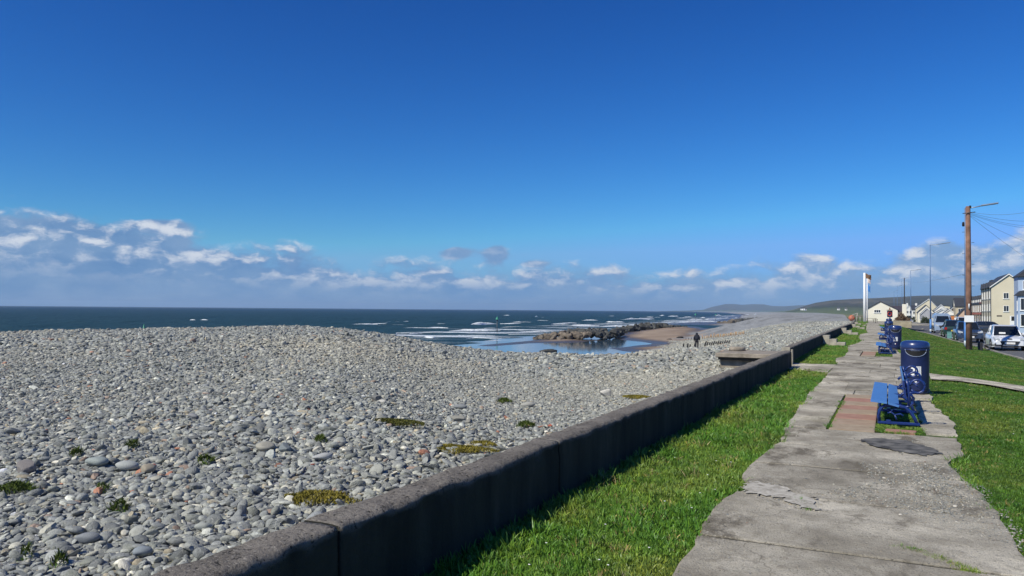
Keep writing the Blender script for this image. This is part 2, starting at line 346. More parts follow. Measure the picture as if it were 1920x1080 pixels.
sx = np.concatenate([-np.geomspace(14000, 700, 22), np.linspace(-690, -40, 300), [-30, -20, -10, 200, 3000]])
sy = np.concatenate([[-6000, -2000, -600, -200, -60], np.linspace(0, 700, 330), np.geomspace(710, 14500, 40)])
SX, SY = np.meshgrid(sx, sy, indexing='ij')
sw = XW(SY)-SX; wl = np.interp(SY, [0, 45, 80, 110, 150, 270, 520, 1000, 9000], [66, 54, 60, 66, 70, 70, 68, 100, 300])
off = sw-wl                     # distance seaward of the waterline
amp = np.clip(off/25, 0, 1)*np.clip((650-off)/400, 0.0, 1)*np.clip((900-SY)/500, 0, 1)
DD = -SX*sin(YAW)+SY*cos(YAW); AA = SX*cos(YAW)+SY*sin(YAW); ph = DD/4.4+5*fbm(AA*.012, DD*.01, 3, 31)
swell = (np.maximum(np.sin(ph), -0.4)**1)*.34*amp+(fbm(SX*.05, SY*.03, 4, 41)-.5)*.9*np.clip(off/40, 0, 1)*np.clip((1200-off)/900, 0, 1)
fo = np.clip(1-np.abs(off-12)/34, 0, 1)+.55*np.clip(1-off/150, 0, 1)*(np.sin(ph) > .55)
fo = fo*np.clip((SY-70)/60, 0, 1)*np.clip((14000-SY)/100, 0, 1)
SZ = SEA-.02*(off < 0)+swell
sea = npmesh('sea', np.stack([SX, SY, SZ], -1).reshape(-1, 3), grid_faces(len(sx), len(sy)), [mat('sea_water', f_sea)], True, {'foam': fo.ravel()}); tag(sea, kind='structure')
def sheet(name, poly, z, m, label=None):
    bm = bmesh.new(); f = bm.faces.new([bm.verts.new((x, y, z)) for x, y in poly])
    if f.normal.z < 0 or True: bm.normal_update()
    if f.normal.z < 0: f.normal_flip()
    bmesh.ops.triangulate(bm, faces=bm.faces)
    me = bpy.data.meshes.new(name); bm.to_mesh(me); bm.free(); me.materials.append(m)
    o = bpy.data.objects.new(name, me); COL.objects.link(o); return o
tag(sheet('tidal_pool', POOL, SEA+.03, mat('calm_water', f_pool)), kind='structure')
# breaking waves: real ridges of foam
foamm = mat('wave_foam', lambda s: {'Base Color': s.ramp(s.noise(opos(s), 1.4, 6, .7), [(.35, (.35, .40, .43)), (.5, (.72, .75, .77)), (.7, (.85, .87, .88))]), 'Roughness': .8, 'Normal': s.bump(s.noise(opos(s), 3, 5), .8, .3)})
wave_list = [(662, 603.6, 715, 2.2), (722, 603.2, 779, 3.6), (355, 600.5, 367, 2.2), (374, 600.2, 388, 2.2), (764, 624.5, 850, 2.6), (795, 632.5, 812, 2.2), (846, 620, 915, 2.4), (832, 629.5, 905, 2.8),
 (865, 608.8, 922, 3.8), (905, 614.5, 1000, 2.4), (958, 603.8, 990, 3.0), (870, 634, 940, 1.8), (1020, 604, 1045, 2.2), (1078, 600.8, 1120, 2.6), (1150, 598.8, 1225, 2.4), (1035, 607, 1085, 2.6), (1125, 605, 1170, 2.2),
 (1210, 594.6, 1225, 1.6), (1228, 594.6, 1240, 1.6), (1280, 594.2, 1305, 2.4), (1278, 600, 1330, 3.2), (1330, 597, 1385, 2.4), (1315, 595.4, 1322, 2), (1338, 591.4, 1350, 1.5), (1400, 592.5, 1432, 2.0), (1392, 589.8, 1420, 1.5),
 (960, 622, 1040, 2.0), (965, 627, 1020, 1.8), (1040, 612.2, 1130, 2.4), (1180, 608.5, 1215, 2.0), (1260, 604.4, 1345, 2.0), (1440, 590.6, 1475, 1.6), (1350, 601, 1400, 1.5), (900, 639, 990, 1.4), (1120, 611, 1160, 2.2),
 (690, 606.4, 740, 1.2), (935, 597, 946, 1.2), (1010, 595, 1022, 1.2), (550, 596, 556, 1.2), (1140, 592, 1150, 1.2)]
rw = random.Random(77)
for q in range(46):
    x0 = rw.uniform(640, 1420); y0 = np.interp(x0, [640, 960, 1420], [612, 607, 593])+rw.gauss(0, 1)*np.interp(x0, [640, 960, 1420], [6, 8, 2.5]); y0 = max(y0, 586.5+(x0-960)*.0084+2.5)
    wave_list.append((x0, y0, x0+rw.uniform(8, 60)*np.interp(y0, [588, 630], [.6, 1.3]), rw.uniform(.8, 1.9)))
wb = MB()
for i, (xa, ya, xb, hp) in enumerate(wave_list):
    a = G(xa, ya+.6, SEA); xb = xb+(xb-xa)*.25; b = G(xb, ya+(0 if xb-xa < 60 else -1.2)+.6, SEA); L = (b-a).length
    dep = (a.length+b.length)/2; n = max(6, int(L/1.6)); hh = hp*dep/F*.62; dv = (b-a).normalized(); nv = Vector((dv.y, -dv.x, 0)); wd = hh*.8+.35
    rows = []
    for k in range(n+1):
        t = k/n; e = min(1, 3.2*t, 3.2*(1-t)); p = a.lerp(b, t)+nv*(fbm(np.array(t*3.), np.array(i*7.), 3, i)-.5)*6
        hz = 1.5*hh*e*max(.14, 2.6*float(fbm(np.array(t*L*.10), np.array(i*3.), 4, 5))-.62); hz = max(hz, .03)
        rows.append([p-nv*wd*e+Vector((0, 0, -.25)), p-nv*wd*.45*e+Vector((0, 0, hz*.7)), p+Vector((0, 0, hz)), p+nv*.5*wd*e+Vector((0, 0, hz*.5)), p+nv*wd*e+Vector((0, 0, -.25))])
    vs = [q for r in rows for q in r]; wb.add(vs, [(k*5+j, k*5+j+1, k*5+j+6, k*5+j+5) for k in range(n) for j in range(4)], True)
wo = wb.build('surf', foamm); tag(wo, 'lines of white surf breaking on the shallow dark sea', 'surf', kind='stuff')
# ------------------------------------------------------------------ hills
def f_hill(s):
    v = wpos(s); sep = s.n('ShaderNodeSeparateXYZ', {0: v}); n = s.noise(s.mapv(v, (.004, .004, .02)), 1.0, 8, .62)
    c = s.ramp(n, [(.3, (.035, .038, .036)), (.5, (.068, .068, .058)), (.7, (.125, .11, .088))])
    fld = s.n('ShaderNodeSeparateColor', {0: s.vor(s.mapv(v, (.006, .0035, .0)), 1.0, out='Color')})
    low = s.n('ShaderNodeMapRange', {0: s.m('ADD', sep.outputs[2], s.m('MULTIPLY', n, 18)), 1: 28.0, 2: 12.0}).outputs[0]
    fc = s.ramp(fld.outputs[0], [(.1, (.05, .08, .03)), (.5, (.09, .13, .05)), (.9, (.16, .17, .09))])
    c = s.mix(s.m('MULTIPLY', low, .8), c, fc)
    return {'Base Color': c, 'Roughness': .95, 'Specular IOR Level': .1, 'Normal': s.bump(n, .6, 25)}
def hill(name, depth, thick, prof, extra=1.0, seed=0):
    px = np.arange(prof[0][0], prof[-1][0]+1, 6.0); top = np.interp(px, [p[0] for p in prof], [p[1] for p in prof]); hz = 580.2+(px-960)*.0084
    rr = np.linspace(-1, 1, 15); V = []
    for j, a in enumerate(px):
        base = DP(a, hz[j], depth); dd = Vector((base.x, base.y)).normalized(); h = (hz[j]-top[j])*depth/F
        for r_ in rr:
            q = Vector((base.x, base.y))+dd*(r_*thick*(1 if r_ > 0 else 1.1)); k = max(0, (1-abs(r_)))**.8
            rough_ = (float(fbm(np.array(a*.06+seed), np.array(r_*3.), 4, seed))-.5)
            z = (h+CAMH+2)*k*(1+rough_*(.9*(1-k)))*(1 if k < 1 else 1)-2.5
            V.append((q.x, q.y, z))
    o = npmesh(name, V, grid_faces(len(px), len(rr)), [mat('hillside', f_hill)]); tag(o, kind='structure')
hill('hills', 2700, 1150, [(1440, 584.5), (1470, 583.2), (1490, 579.5), (1510, 572.5), (1530, 567), (1560, 562.5), (1600, 560), (1640, 558.4), (1690, 556), (1720, 554), (1760, 553.3), (1800, 553.6), (1850, 556), (1900, 560), (2100, 568), (2400, 575)], seed=3)
hill('hills', 9000, 1700, [(1240, 583), (1290, 582), (1318, 580.5), (1330, 576.5), (1345, 573), (1360, 569.8), (1375, 569.6), (1392, 571.4), (1412, 569.8), (1432, 570.2), (1446, 573.2), (1470, 574), (1500, 572), (1530, 572), (1600, 574)], seed=8)
def hit(px, py, tmax=700.0):      # where a line of sight meets the beach
    d = ray(px, py); t = np.geomspace(2, tmax, 3000); X = d.x*t; Y = d.y*t; Z = CAMH+d.z*t
    H = totalz(X, Y)[0]; k = int(np.argmax(Z < H)); return Vector((X[k], Y[k], H[k]))
def landhit(px, py):
    p = G(px, py, 0)
    for _ in range(8): p = G(px, py, float(landz(np.array(p.x), np.array(p.y))))
    return p
# ------------------------------------------------------------------ path
pathL = [(-3, -1.2), (2, -1.22), (5.1, -1.27), (6.9, -1.38), (7.7, -1.37), (7.9, -1.19), (8.4, -1.42), (9.6, -1.39), (10.9, -1.34), (13.1, -1.44), (17.5, -1.55), (23, -1.56), (29.2, -1.62), (31.5, -1.82), (33.5, -1.60), (38, -1.66), (44, -1.95), (48, -1.66), (52, -1.5), (60, -1.95), (68, -2.1), (74, -1.7), (90, -2.2), (108, -2.6), (125, -2.9), (170, -4)]
pathR = [(-3, 1.2), (5, .95), (6.7, .87), (8, .84), (9, .78), (10.35, .60), (11.0, .80), (12.1, .84), (14.4, .92), (17.2, .72), (18.4, .80), (22, .82), (29, .80), (34, .55), (39, .35), (48, .30), (60, .1), (80, -.3), (110, -1.0), (125, -1.4), (170, -2.5)]
def LX(y): return np.interp(y, [a for a, b in pathL], [b for a, b in pathL])+.035*(vnoise(np.asarray(y)*5., np.zeros_like(np.asarray(y, float)), 4)-.5)+.05*(vnoise(np.asarray(y)*1.7, np.zeros_like(np.asarray(y, float)), 8)-.5)
def RX(y): return np.interp(y, [a for a, b in pathR], [b for a, b in pathR])+.06*(vnoise(np.asarray(y)*4., np.zeros_like(np.asarray(y, float)), 6)-.5)
def f_path(s):
    v = wpos(s); tone = attr(s, 'tone')
    n = s.noise(v, .9, 6, .62); n2 = s.noise(v, 7, 6, .7); n3 = s.noise(v, 60, 4, .7)
    c = s.ramp(n, [(.32, (.165, .152, .128)), (.5, (.285, .268, .235)), (.66, (.42, .398, .352))])
    c = s.mix(s.m('MULTIPLY', s.n('ShaderNodeMapRange', {0: n2, 1: .5, 2: .7}).outputs[0], .7), c, (.155, .142, .118))
    c = s.mix(s.n('ShaderNodeMapRange', {0: s.noise(s.mapv(v, (1.6, .8, 1), rot=(0, 0, .5)), 1.0, 5, .7), 1: .53, 2: .63}).outputs[0], c, (.120, .108, .088))
    ag = s.m('MULTIPLY', s.n('ShaderNodeMapRange', {0: n3, 1: .58, 2: .66}).outputs[0], s.n('ShaderNodeMapRange', {0: n, 1: .42, 2: .58}).outputs[0])
    c = s.mix(s.m('MULTIPLY', ag, .75), c, (.50, .48, .44))
    c = s.mix(s.n('ShaderNodeMapRange', {0: n3, 1: .44, 2: .36}).outputs[0], c, s.mix(.75, c, (.05, .048, .04)))
    c = s.mix(s.n('ShaderNodeMapRange', {0: s.noise(v, .5, 4, .6), 1: .6, 2: .75}).outputs[0], c, s.mix(.35, c, (.22, .20, .09)))
    c = s.mix(1.0, c, s.n('ShaderNodeCombineColor', {0: tone, 1: tone, 2: tone}).outputs[0], 'MULTIPLY')
    ed = s.vor(s.n('ShaderNodeVectorMath', {0: v, 1: s.n('ShaderNodeVectorMath', {0: s.noise(v, 1.5, 4, out=1), 'Scale': .8}, operation='SCALE').outputs[0]}, operation='ADD').outputs[0], .55, feature='DISTANCE_TO_EDGE')
    cr = s.m('LESS_THAN', ed, .003); c = s.mix(s.m('MULTIPLY', cr, .4), c, (.05, .048, .04))
    h = s.m('ADD', s.m('MULTIPLY', n2, .8), s.m('ADD', s.m('MULTIPLY', n3, .5), s.m('MULTIPLY', cr, -1.0)))
    return {'Base Color': s.mix(1.0, c, (1.48, 1.42, 1.28), 'MULTIPLY'), 'Roughness': .9, 'Specular IOR Level': .25, 'Normal': s.bump(h, 1.0, .035)}
pm = mat('old_concrete', f_path)
def slabs(name, polys, m, z0=0.0, th=.06):
    V = []; Fc = []; T = []
    for poly, tone, dz in polys:
        b = len(V); n = len(poly)
        ar = sum(poly[i][0]*poly[(i+1) % n][1]-poly[(i+1) % n][0]*poly[i][1] for i in range(n))
        if ar < 0: poly = poly[::-1]
        cx = sum(p[0] for p in poly)/n; cy = sum(p[1] for p in poly)/n
        for (x, y) in poly: V.append((x, y, z0+dz-.005))
        for (x, y) in poly:
            dx, dy = cx-x, cy-y; L = max(.01, sqrt(dx*dx+dy*dy)); V.append((x+dx/L*.02, y+dy/L*.02, z0+dz))
        for (x, y) in poly: V.append((x, y, z0+dz-th))
        Fc.append(tuple(range(b+n, b+2*n)))
        for i in range(n):
            j = (i+1) % n; Fc.append((b+i, b+j, b+n+j, b+n+i)); Fc.append((b+2*n+i, b+2*n+j, b+j, b+i))
        T += [tone]*(3*n)
    me = bpy.data.meshes.new(name); me.from_pydata(V, [], Fc); me.materials.append(m)
    at = me.attributes.new('tone', 'FLOAT', 'POINT'); at.data.foreach_set('value', T); me.update()
    o = bpy.data.objects.new(name, me); COL.objects.link(o); return o
def band(y0, y1, xl, xr, n=None, skew0=0.0, skew1=0.0):
    n = n or max(2, int((y1-y0)/.12)); g_ = .021 if y0 < 34 else .008; ys = np.linspace(y0+g_, y1-g_, n)
    l = [(float(xl(y)), float(y)) for y in ys]; r = [(float(xr(y)), float(y)) for y in ys[::-1]]
    # a slightly wandering joint
    def wob(a, b, sk):
        out = []
        for t in np.linspace(0, 1, 12)[1:-1]:
            x = a[0]+(b[0]-a[0])*t; out.append((x, a[1]+(b[1]-a[1])*t+sk*(t-.5)+.02*(float(vnoise(np.array(x*5.), np.array(y0*3.), 3))-.5)))
        return out
    return l+wob(l[-1], r[0], skew1)+r+wob(r[-1], l[0], -skew0)
P = []; rr_ = random.Random(5)
js = [-3, 1.2, 4.4, 6.1, 7.75, 9.35, 10.9, 12.5]
for a, b in zip(js[:-1], js[1:]):
    if a in (1.2,):
        xm = rr_.uniform(-.3, .1)
        P.append((band(a, b, LX, lambda y: xm-.004), rr_.uniform(.92, 1.08), rr_.uniform(-.004, .006))); P.append((band(a, b, lambda y: xm+.004, RX), rr_.uniform(.85, 1.0), rr_.uniform(-.004, .006)))
    else: P.append((band(a, b, LX, RX), rr_.uniform(.92, 1.1), rr_.uniform(-.004, .006)))
P.append((band(12.5, 18.0, LX, lambda y: -.86), 1.0, .004)); P.append((band(12.75, 17.6, lambda y: .45+.03*sin(y*5), RX), 1.12, 0.0))
y = 18.0
while y < 34:
    st = rr_.choice([.75, 1.0, 1.5, 2.1]); b = min(34, y+st)
    if rr_.random() < .55:
        xm = rr_.uniform(-.9, .2); P.append((band(y, b, LX, lambda q: xm-.004), rr_.uniform(.85, 1.15), rr_.uniform(-.008, .01))); P.append((band(y, b, lambda q: xm+.004, RX), rr_.uniform(.85, 1.15), rr_.uniform(-.008, .01)))
    else: P.append((band(y, b, LX, RX), rr_.uniform(.82, 1.15), rr_.uniform(-.008, .01)))
    y = b
P.append((band(34, 38.5, LX, lambda y: -1.08), 1.0, 0.0)); P.append((band(34.2, 38.3, lambda y: .12, RX), 1.1, 0.0))
y = 38.5
while y < 128:
    b = min(128, y+rr_.choice([2, 3, 4.5])); P.append((band(y, b, LX, RX, n=12), rr_.uniform(.85, 1.05), rr_.uniform(-.006, .008))); y = b
P.append(([(-8.0, 128.2), (5.2, 128.2), (2.2, 178), (-11, 178)], .95, -.01))
# crossing path: access to the gap in the wall and out to the road
P.append(([(-2.78, 25.2), (-2.2, 24.9), (-1.62, 24.4), (-1.60, 28.2), (-2.3, 28.0), (-3.0, 28.2)], 1.05, -.006))
P.append(([(-3.5, 26.05), (-2.82, 26.05), (-3.05, 27.3), (-3.5, 27.3)], .9, -.01))
tag(slabs('path', P, pm, 0.012), kind='structure')
bedm = plain('joint_soil', (.035, .032, .024), .95, var=.4, sc=9)
for ya, yb in ((-3, 12.5), (18.0, 34.0)): tag(sheet('path_bed', band(ya, yb, lambda y: LX(y)+.03, lambda y: RX(y)-.03), .004, bedm), kind='structure')
sp_ = [tuple(landhit(a, b)[:2]) for a, b in [(1742, 701), (1800, 708), (1860, 716), (1925, 726), (1925, 736), (1850, 722), (1800, 716), (1745, 712)]]
bm = bmesh.new(); vs = [bm.verts.new((x, y_, float(landz(np.array(x), np.array(y_)))+.02)) for x, y_ in sp_]
for q in ((0, 1, 6, 7), (1, 2, 5, 6), (2, 3, 4, 5)): bm.faces.new([vs[i] for i in q])
bmesh.ops.recalc_face_normals(bm, faces=bm.faces)
me = bpy.data.meshes.new('path'); bm.to_mesh(me); bm.free(); me.materials.append(pm); at = me.attributes.new('tone', 'FLOAT', 'POINT'); at.data.foreach_set('value', [1.25]*8)
o = bpy.data.objects.new('path', me); COL.objects.link(o); tag(o, kind='structure')
def f_red(s):
    v = wpos(s); tone = attr(s, 'tone'); n = s.noise(v, 5, 6, .7)
    a = s.ramp(n, [(.3, (.27, .13, .09)), (.7, (.38, .21, .155))]); b = s.ramp(n, [(.3, (.27, .20, .13)), (.7, (.38, .30, .21))])
    return {'Base Color': s.mix(tone, a, b), 'Roughness': .9, 'Normal': s.bump(s.noise(v, 30, 4), .5, .01)}
redm = mat('red_paving', f_red)
def pavers(x0, x1, y0, y1, n, seed):
    r = random.Random(seed); Q = []; h = (y1-y0)/n
    for i in range(n): Q.append(([(x0, y0+i*h+.012), (x1, y0+i*h+.012+r.uniform(-.01, .01)), (x1, y0+(i+1)*h-.012), (x0, y0+(i+1)*h-.012)], [1.0, .8, .1, .9, .15, .9, .0, 1.0][i % 8], r.uniform(-.004, .004)))
    return Q
tag(slabs('paving', pavers(-.82, -.20, 12.5, 18.0, 8, 1)+pavers(-1.04, -.52, 34.1, 38.3, 6, 2)+[([(-.08, 12.75), (.33, 12.72), (.36, 13.0), (-.05, 13.02)], 0.0, -.006)], redm, .012), kind='structure')
GRAV = gpoly([(1625, 868), (1700, 864), (1765, 868), (1790, 884), (1835, 918), (1862, 952), (1888, 985), (1918, 1030), (1890, 1020), (1840, 1003), (1780, 985), (1720, 972), (1660, 945), (1600, 935), (1550, 925), (1590, 915), (1650, 905), (1640, 888)], 0.02)
def rough_poly(poly, amp, seed):
    out = []; r = random.Random(seed); n = len(poly)
    for i in range(n):
        a = Vector(poly[i]); b = Vector(poly[(i+1) % n])
        for k in range(6): p = a.lerp(b, k/6); out.append((p.x+r.uniform(-amp, amp), p.y+r.uniform(-amp, amp)*1.6))
    return out
def f_cream(s):
    v = wpos(s); n = s.noise(v, 14, 6, .75)
    return {'Base Color': s.ramp(n, [(.35, (.20, .18, .14)), (.5, (.40, .37, .31)), (.7, (.56, .53, .46))]), 'Roughness': .95, 'Normal': s.bump(n, .6, .02)}
tag(sheet('broken_concrete', rough_poly(gpoly([(1392, 915), (1405, 903), (1440, 907), (1470, 915), (1490, 925), (1530, 935), (1535, 958), (1505, 955), (1470, 935), (1430, 930), (1400, 926)], .02), .035, 5), .028, mat('crumbled_concrete', f_cream)), kind='structure')
tag(sheet('tar_patch', rough_poly(gpoly([(1612, 824), (1650, 822), (1700, 826), (1745, 840), (1768, 850), (1735, 854), (1690, 848), (1640, 838)], .02), 0.03, 6), .024, plain('tar', (.105, .10, .09), .9, var=.8, sc=7, bump=.8)), kind='structure')
# ------------------------------------------------------------------ road, kerb, far pavement
def strip(name, xa, xb, za, zb, ys, m, cols=2):
    V = []; 
    for t in np.linspace(0, 1, cols):
        for yv in ys: V.append((xa(yv)*(1-t)+xb(yv)*t, yv, za(yv)*(1-t)+zb(yv)*t))
    return npmesh(name, V, grid_faces(cols, len(ys)), [m])
ysr = np.concatenate([np.linspace(-12, 330, 170), np.linspace(340, 900, 20)])
RWID = lambda y: np.interp(y, [0, 60, 110, 150, 200, 400], [8.2, 8.6, 9.6, 10.5, 9, 7])
def f_asph(s):
    v = wpos(s); n = s.noise(v, 40, 4, .7); m_ = s.noise(s.mapv(v, (.6, .05, 1)), 1.0, 5, .6)
    return {'Base Color': s.ramp(s.m('ADD', s.m('MULTIPLY', n, .35), s.m('MULTIPLY', m_, .65)), [(.35, (.075, .075, .077)), (.65, (.125, .125, .125))]), 'Roughness': .85, 'Normal': s.bump(n, .4, .01)}
tag(strip('road', lambda y: KX(y)+.12, lambda y: KX(y)+RWID(y), lambda y: R_(y), lambda y: R_(y), ysr, mat('asphalt', f_asph)), kind='structure')
kerbm = plain('kerb_concrete', (.27, .25, .21), .9, var=.3, sc=2.0, bump=.5)
V = []; ysk = np.concatenate([np.arange(-10, 170, .92)])
kb = MB()
for a in ysk:
    b = a+.905; j = random.uniform(-.012, .012)
    kb.prism([(KX(a)-.02+j, a), (KX(b)-.02+j, b), (KX(b)+.125+j, b), (KX(a)+.125+j, a)], float(R_(a))-.05, float(R_(a))+.135+random.uniform(-.01, .01), axis='z')
o = kb.build('kerb', kerbm); tag(o, kind='structure')
kb = MB(); vs = []
for yv in ysr:
    x = float(KX(yv)+RWID(yv)); z = float(R_(yv)); vs += [(x, yv, z-.05), (x+.05, yv, z+.12), (x+1.9, yv, z+.13), (x+1.9, yv, z-.1)]
kb.add(vs, [(i*4+j, i*4+j+1, i*4+j+5, i*4+j+4) for i in range(len(ysr)-1) for j in range(3)])
o = kb.build('pavement', plain('paving_slab', (.24, .225, .20), .9, var=.25, sc=1.0)); tag(o, kind='structure')
# ------------------------------------------------------------------ sea wall
def f_wall(s):
    v = wpos(s); nz = s.n('ShaderNodeSeparateXYZ', {0: s.n('ShaderNodeNewGeometry').outputs['Normal']}).outputs[2]
    n = s.noise(v, 2.0, 6, .65); n2 = s.noise(v, 30, 5, .75); st = s.noise(s.mapv(v, (3, 3, .5)), 1.0, 5, .6)
    c = s.ramp(n, [(.3, (.12, .106, .088)), (.5, (.19, .168, .142)), (.72, (.29, .26, .22))])
    c = s.mix(s.n('ShaderNodeMapRange', {0: s.noise(v, 55, 4, .8), 1: .54, 2: .64}).outputs[0], c, (.34, .31, .27)); c = s.mix(s.n('ShaderNodeMapRange', {0: s.noise(v, 5, 5, .7), 1: .58, 2: .72}).outputs[0], c, (.26, .235, .195)); c = s.mix(s.n('ShaderNodeMapRange', {0: n2, 1: .46, 2: .36}).outputs[0], c, (.022, .02, .018))
    sd = s.ramp(st, [(.3, (.026, .026, .021)), (.6, (.055, .054, .043)), (.8, (.10, .095, .075))])  # streaked side faces, darkened in colour to carry the wall's own shade
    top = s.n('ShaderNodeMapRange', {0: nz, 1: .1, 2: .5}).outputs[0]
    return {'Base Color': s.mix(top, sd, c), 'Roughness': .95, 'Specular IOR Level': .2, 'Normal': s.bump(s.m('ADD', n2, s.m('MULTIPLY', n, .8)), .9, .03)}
wallm = mat('weathered_wall', f_wall)
def wall_panel(y0, y1, xf, thick, ztop, step=.05, zbot=-.15, m=wallm, chip=1.0):
    n = max(3, int((y1-y0)/step)); ys = np.linspace(y0, y1, n); T = thick
    prof = [(0, zbot), (0, .15), (0, ztop-.16), (0, ztop-.07), (-.004, ztop-.03), (-.02, ztop-.008), (-.05, ztop), (-.12, ztop+.004), (-T*.7, ztop+.003), (-T+.03, ztop), (-T, ztop-.03), (-T, ztop-.15), (-T, zbot-.3)]
    V = []
    for dx, z in prof:
        e = 1 if z > ztop-.12 else .35
        a = (fbm(ys*3.1, np.full(n, z*9.), 4, 3)-.5)*.055*e*chip+(fbm(ys*14., np.full(n, z*14.+dx*10), 3, 8)-.5)*.030*e*chip
        b = (fbm(ys*5., np.full(n, dx*12.), 4, 6)-.5)*.034*chip
        V += [(xf(yv)+dx+a[i]*(1 if dx > -.1 else -1), yv, z+(b[i] if z > .3 else 0)) for i, yv in enumerate(ys)]
    mb = MB(); mb.add(V, grid_faces(len(prof), n).tolist(), True)
    k = len(prof); mb.add([V[i*n] for i in range(k)], [tuple(range(k))]); mb.add([V[i*n+n-1] for i in range(k)], [tuple(range(k))[::-1]])
    mb.use(m); return mb
t = thing('sea_wall', 'low dark weathered concrete sea wall running from the foreground between shingle and grass', 'wall', (-2.9, 12, 0))
def child(mb, name, m, t):
    o = mb.build(name, m, t); o.matrix_parent_inverse = Matrix.Translation(-Vector(t.location)) if False else Matrix.Identity(4)
    for v in o.data.vertices: v.co -= Vector(t.location)
    return o
js = [-6, -1.5, 3.52, 6.75, 11.6, 16.3, 21.2, 26.0]
for i, (a, b) in enumerate(zip(js[:-1], js[1:])):
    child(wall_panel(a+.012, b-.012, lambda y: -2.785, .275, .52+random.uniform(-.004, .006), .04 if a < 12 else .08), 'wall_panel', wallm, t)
t2 = thing('sea_wall', 'far length of dark concrete sea wall beyond the gap, curving away to the flagpole', 'wall', (-3.3, 60, 0))
xf2 = lambda y: float(np.interp(y, [27.3, 31, 60, 97, 138], [-2.99, -3.06, -3.40, -3.69, -4.95]))
js = [27.35, 33, 39, 46, 54, 62, 72, 84, 97, 112, 126, 139]
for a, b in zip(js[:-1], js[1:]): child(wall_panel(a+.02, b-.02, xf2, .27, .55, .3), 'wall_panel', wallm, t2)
pale = plain('pale_concrete', (.33, .30, .235), .9, var=.3, sc=3.5, bump=.6)
child(MB().box(-3.24, -2.965, 27.20, 27.33, -.1, .57, bev=.01), 'end_post', pale, t2)  # pale box capping the wall: its sunlit end put into the colour
child(MB().box(-2.95, -2.89, 27.25, 27.45, -.1, .50, bev=.01), 'gate_post', pale, t2)
# concrete platform on the beach side of the gap
t = thing('beach_platform', 'brown concrete platform with overhanging slab jutting from the wall onto the shingle', 'platform', (-3.9, 25, 0))
brownc = plain('brown_concrete', (.27, .23, .18), .92, var=.4, sc=4, bump=.8)
child(MB().box(-4.72, -3.08, 23.7, 26.0, .37, .50, bev=.015), 'slab', brownc, t)
child(MB().box(-4.62, -3.1, 23.95, 25.9, -.6, .37), 'base', brownc, t)
child(MB().box(-4.66, -3.08, 23.82, 25.95, .29, .367), 'ledge', plain('overhang_shade', (.06, .055, .048), .95, var=.3, sc=5), t)  # dark strip painting the shade under the overhanging slab
tag(MB().lathe([(0.001, 0), (.26, 0), (.26, .09), (.24, .12), (0.001, .13)], 20, (-4.35, 25.3, .503)).build('access_cover', brownc), 'round concrete cover sitting on the platform slab by the wall', 'cover')
# stepped concrete blocks against the wall
stepm = plain('step_concrete', (.34, .31, .25), .9, var=.35, sc=3, bump=.6)
def steps(px, py, w, lab, g):
    p = G(px, py, 0); x0 = xf2(p.y)
    t = thing('concrete_steps', lab, 'steps', (x0, p.y, 0), 0, g)
    for i, (a, b, h) in enumerate(((.02, .36*w, .52), (.36*w, .70*w, .33), (.70*w, 1.12*w, .16))):
        d = .9-.03*i; MB().box(a, b+.002*i, 0.0+.004*i, d, -.1, h, bev=.012).build('step', stepm, t)
for a in ((1545, 647, 1.0, 'three-tier concrete steps against the dark wall, nearest the camera of the row', 'concrete steps along the sea wall'),
          (1578, 627, 1.1, 'three-tier concrete steps against the dark wall, second from the camera', 'concrete steps along the sea wall'),
          (1597, 616.5, 1.15, 'three-tier concrete steps against the wall, third from the camera, short of the flagpole', 'concrete steps along the sea wall'),
          (1604, 611.2, 1.2, 'small far concrete steps against the wall, just left of the white flagpole base', 'concrete steps along the sea wall')): steps(*a)
# ------------------------------------------------------------------ scattering by geometry nodes
def pebble(name, seed, flat=.5, rough=.12, sub=2, ang=False, mats=()):
    r = np.random.default_rng(seed); bm = bmesh.new(); bmesh.ops.create_icosphere(bm, subdivisions=sub, radius=1.0)
    sx_ = r.uniform(.75, 1.25); ph_ = r.uniform(0, 9, 6)
    cuts = [(Vector(r.normal(size=3)).normalized(), r.uniform(.42 if ang else .55, .8 if ang else .85)) for _ in range(11 if ang else 3)]
    for v in bm.verts:
        p = v.co.copy(); k = 1+rough*(sin(p.x*2.3+ph_[0])+sin(p.y*2.9+ph_[1])+sin(p.z*2.1+ph_[2]))/1.6
        for nrm, dd in cuts:
            q = p.dot(nrm)
            if q > dd: p -= nrm*(q-dd)*(.9 if ang else .6)
        v.co = Vector((p.x*sx_*k, p.y*k/sx_, p.z*flat*k))
    me = bpy.data.meshes.new(name); bm.to_mesh(me); bm.free()
    if not ang: me.polygons.foreach_set('use_smooth', [True]*len(me.polygons))
    for m in mats: me.materials.append(m)
    return me
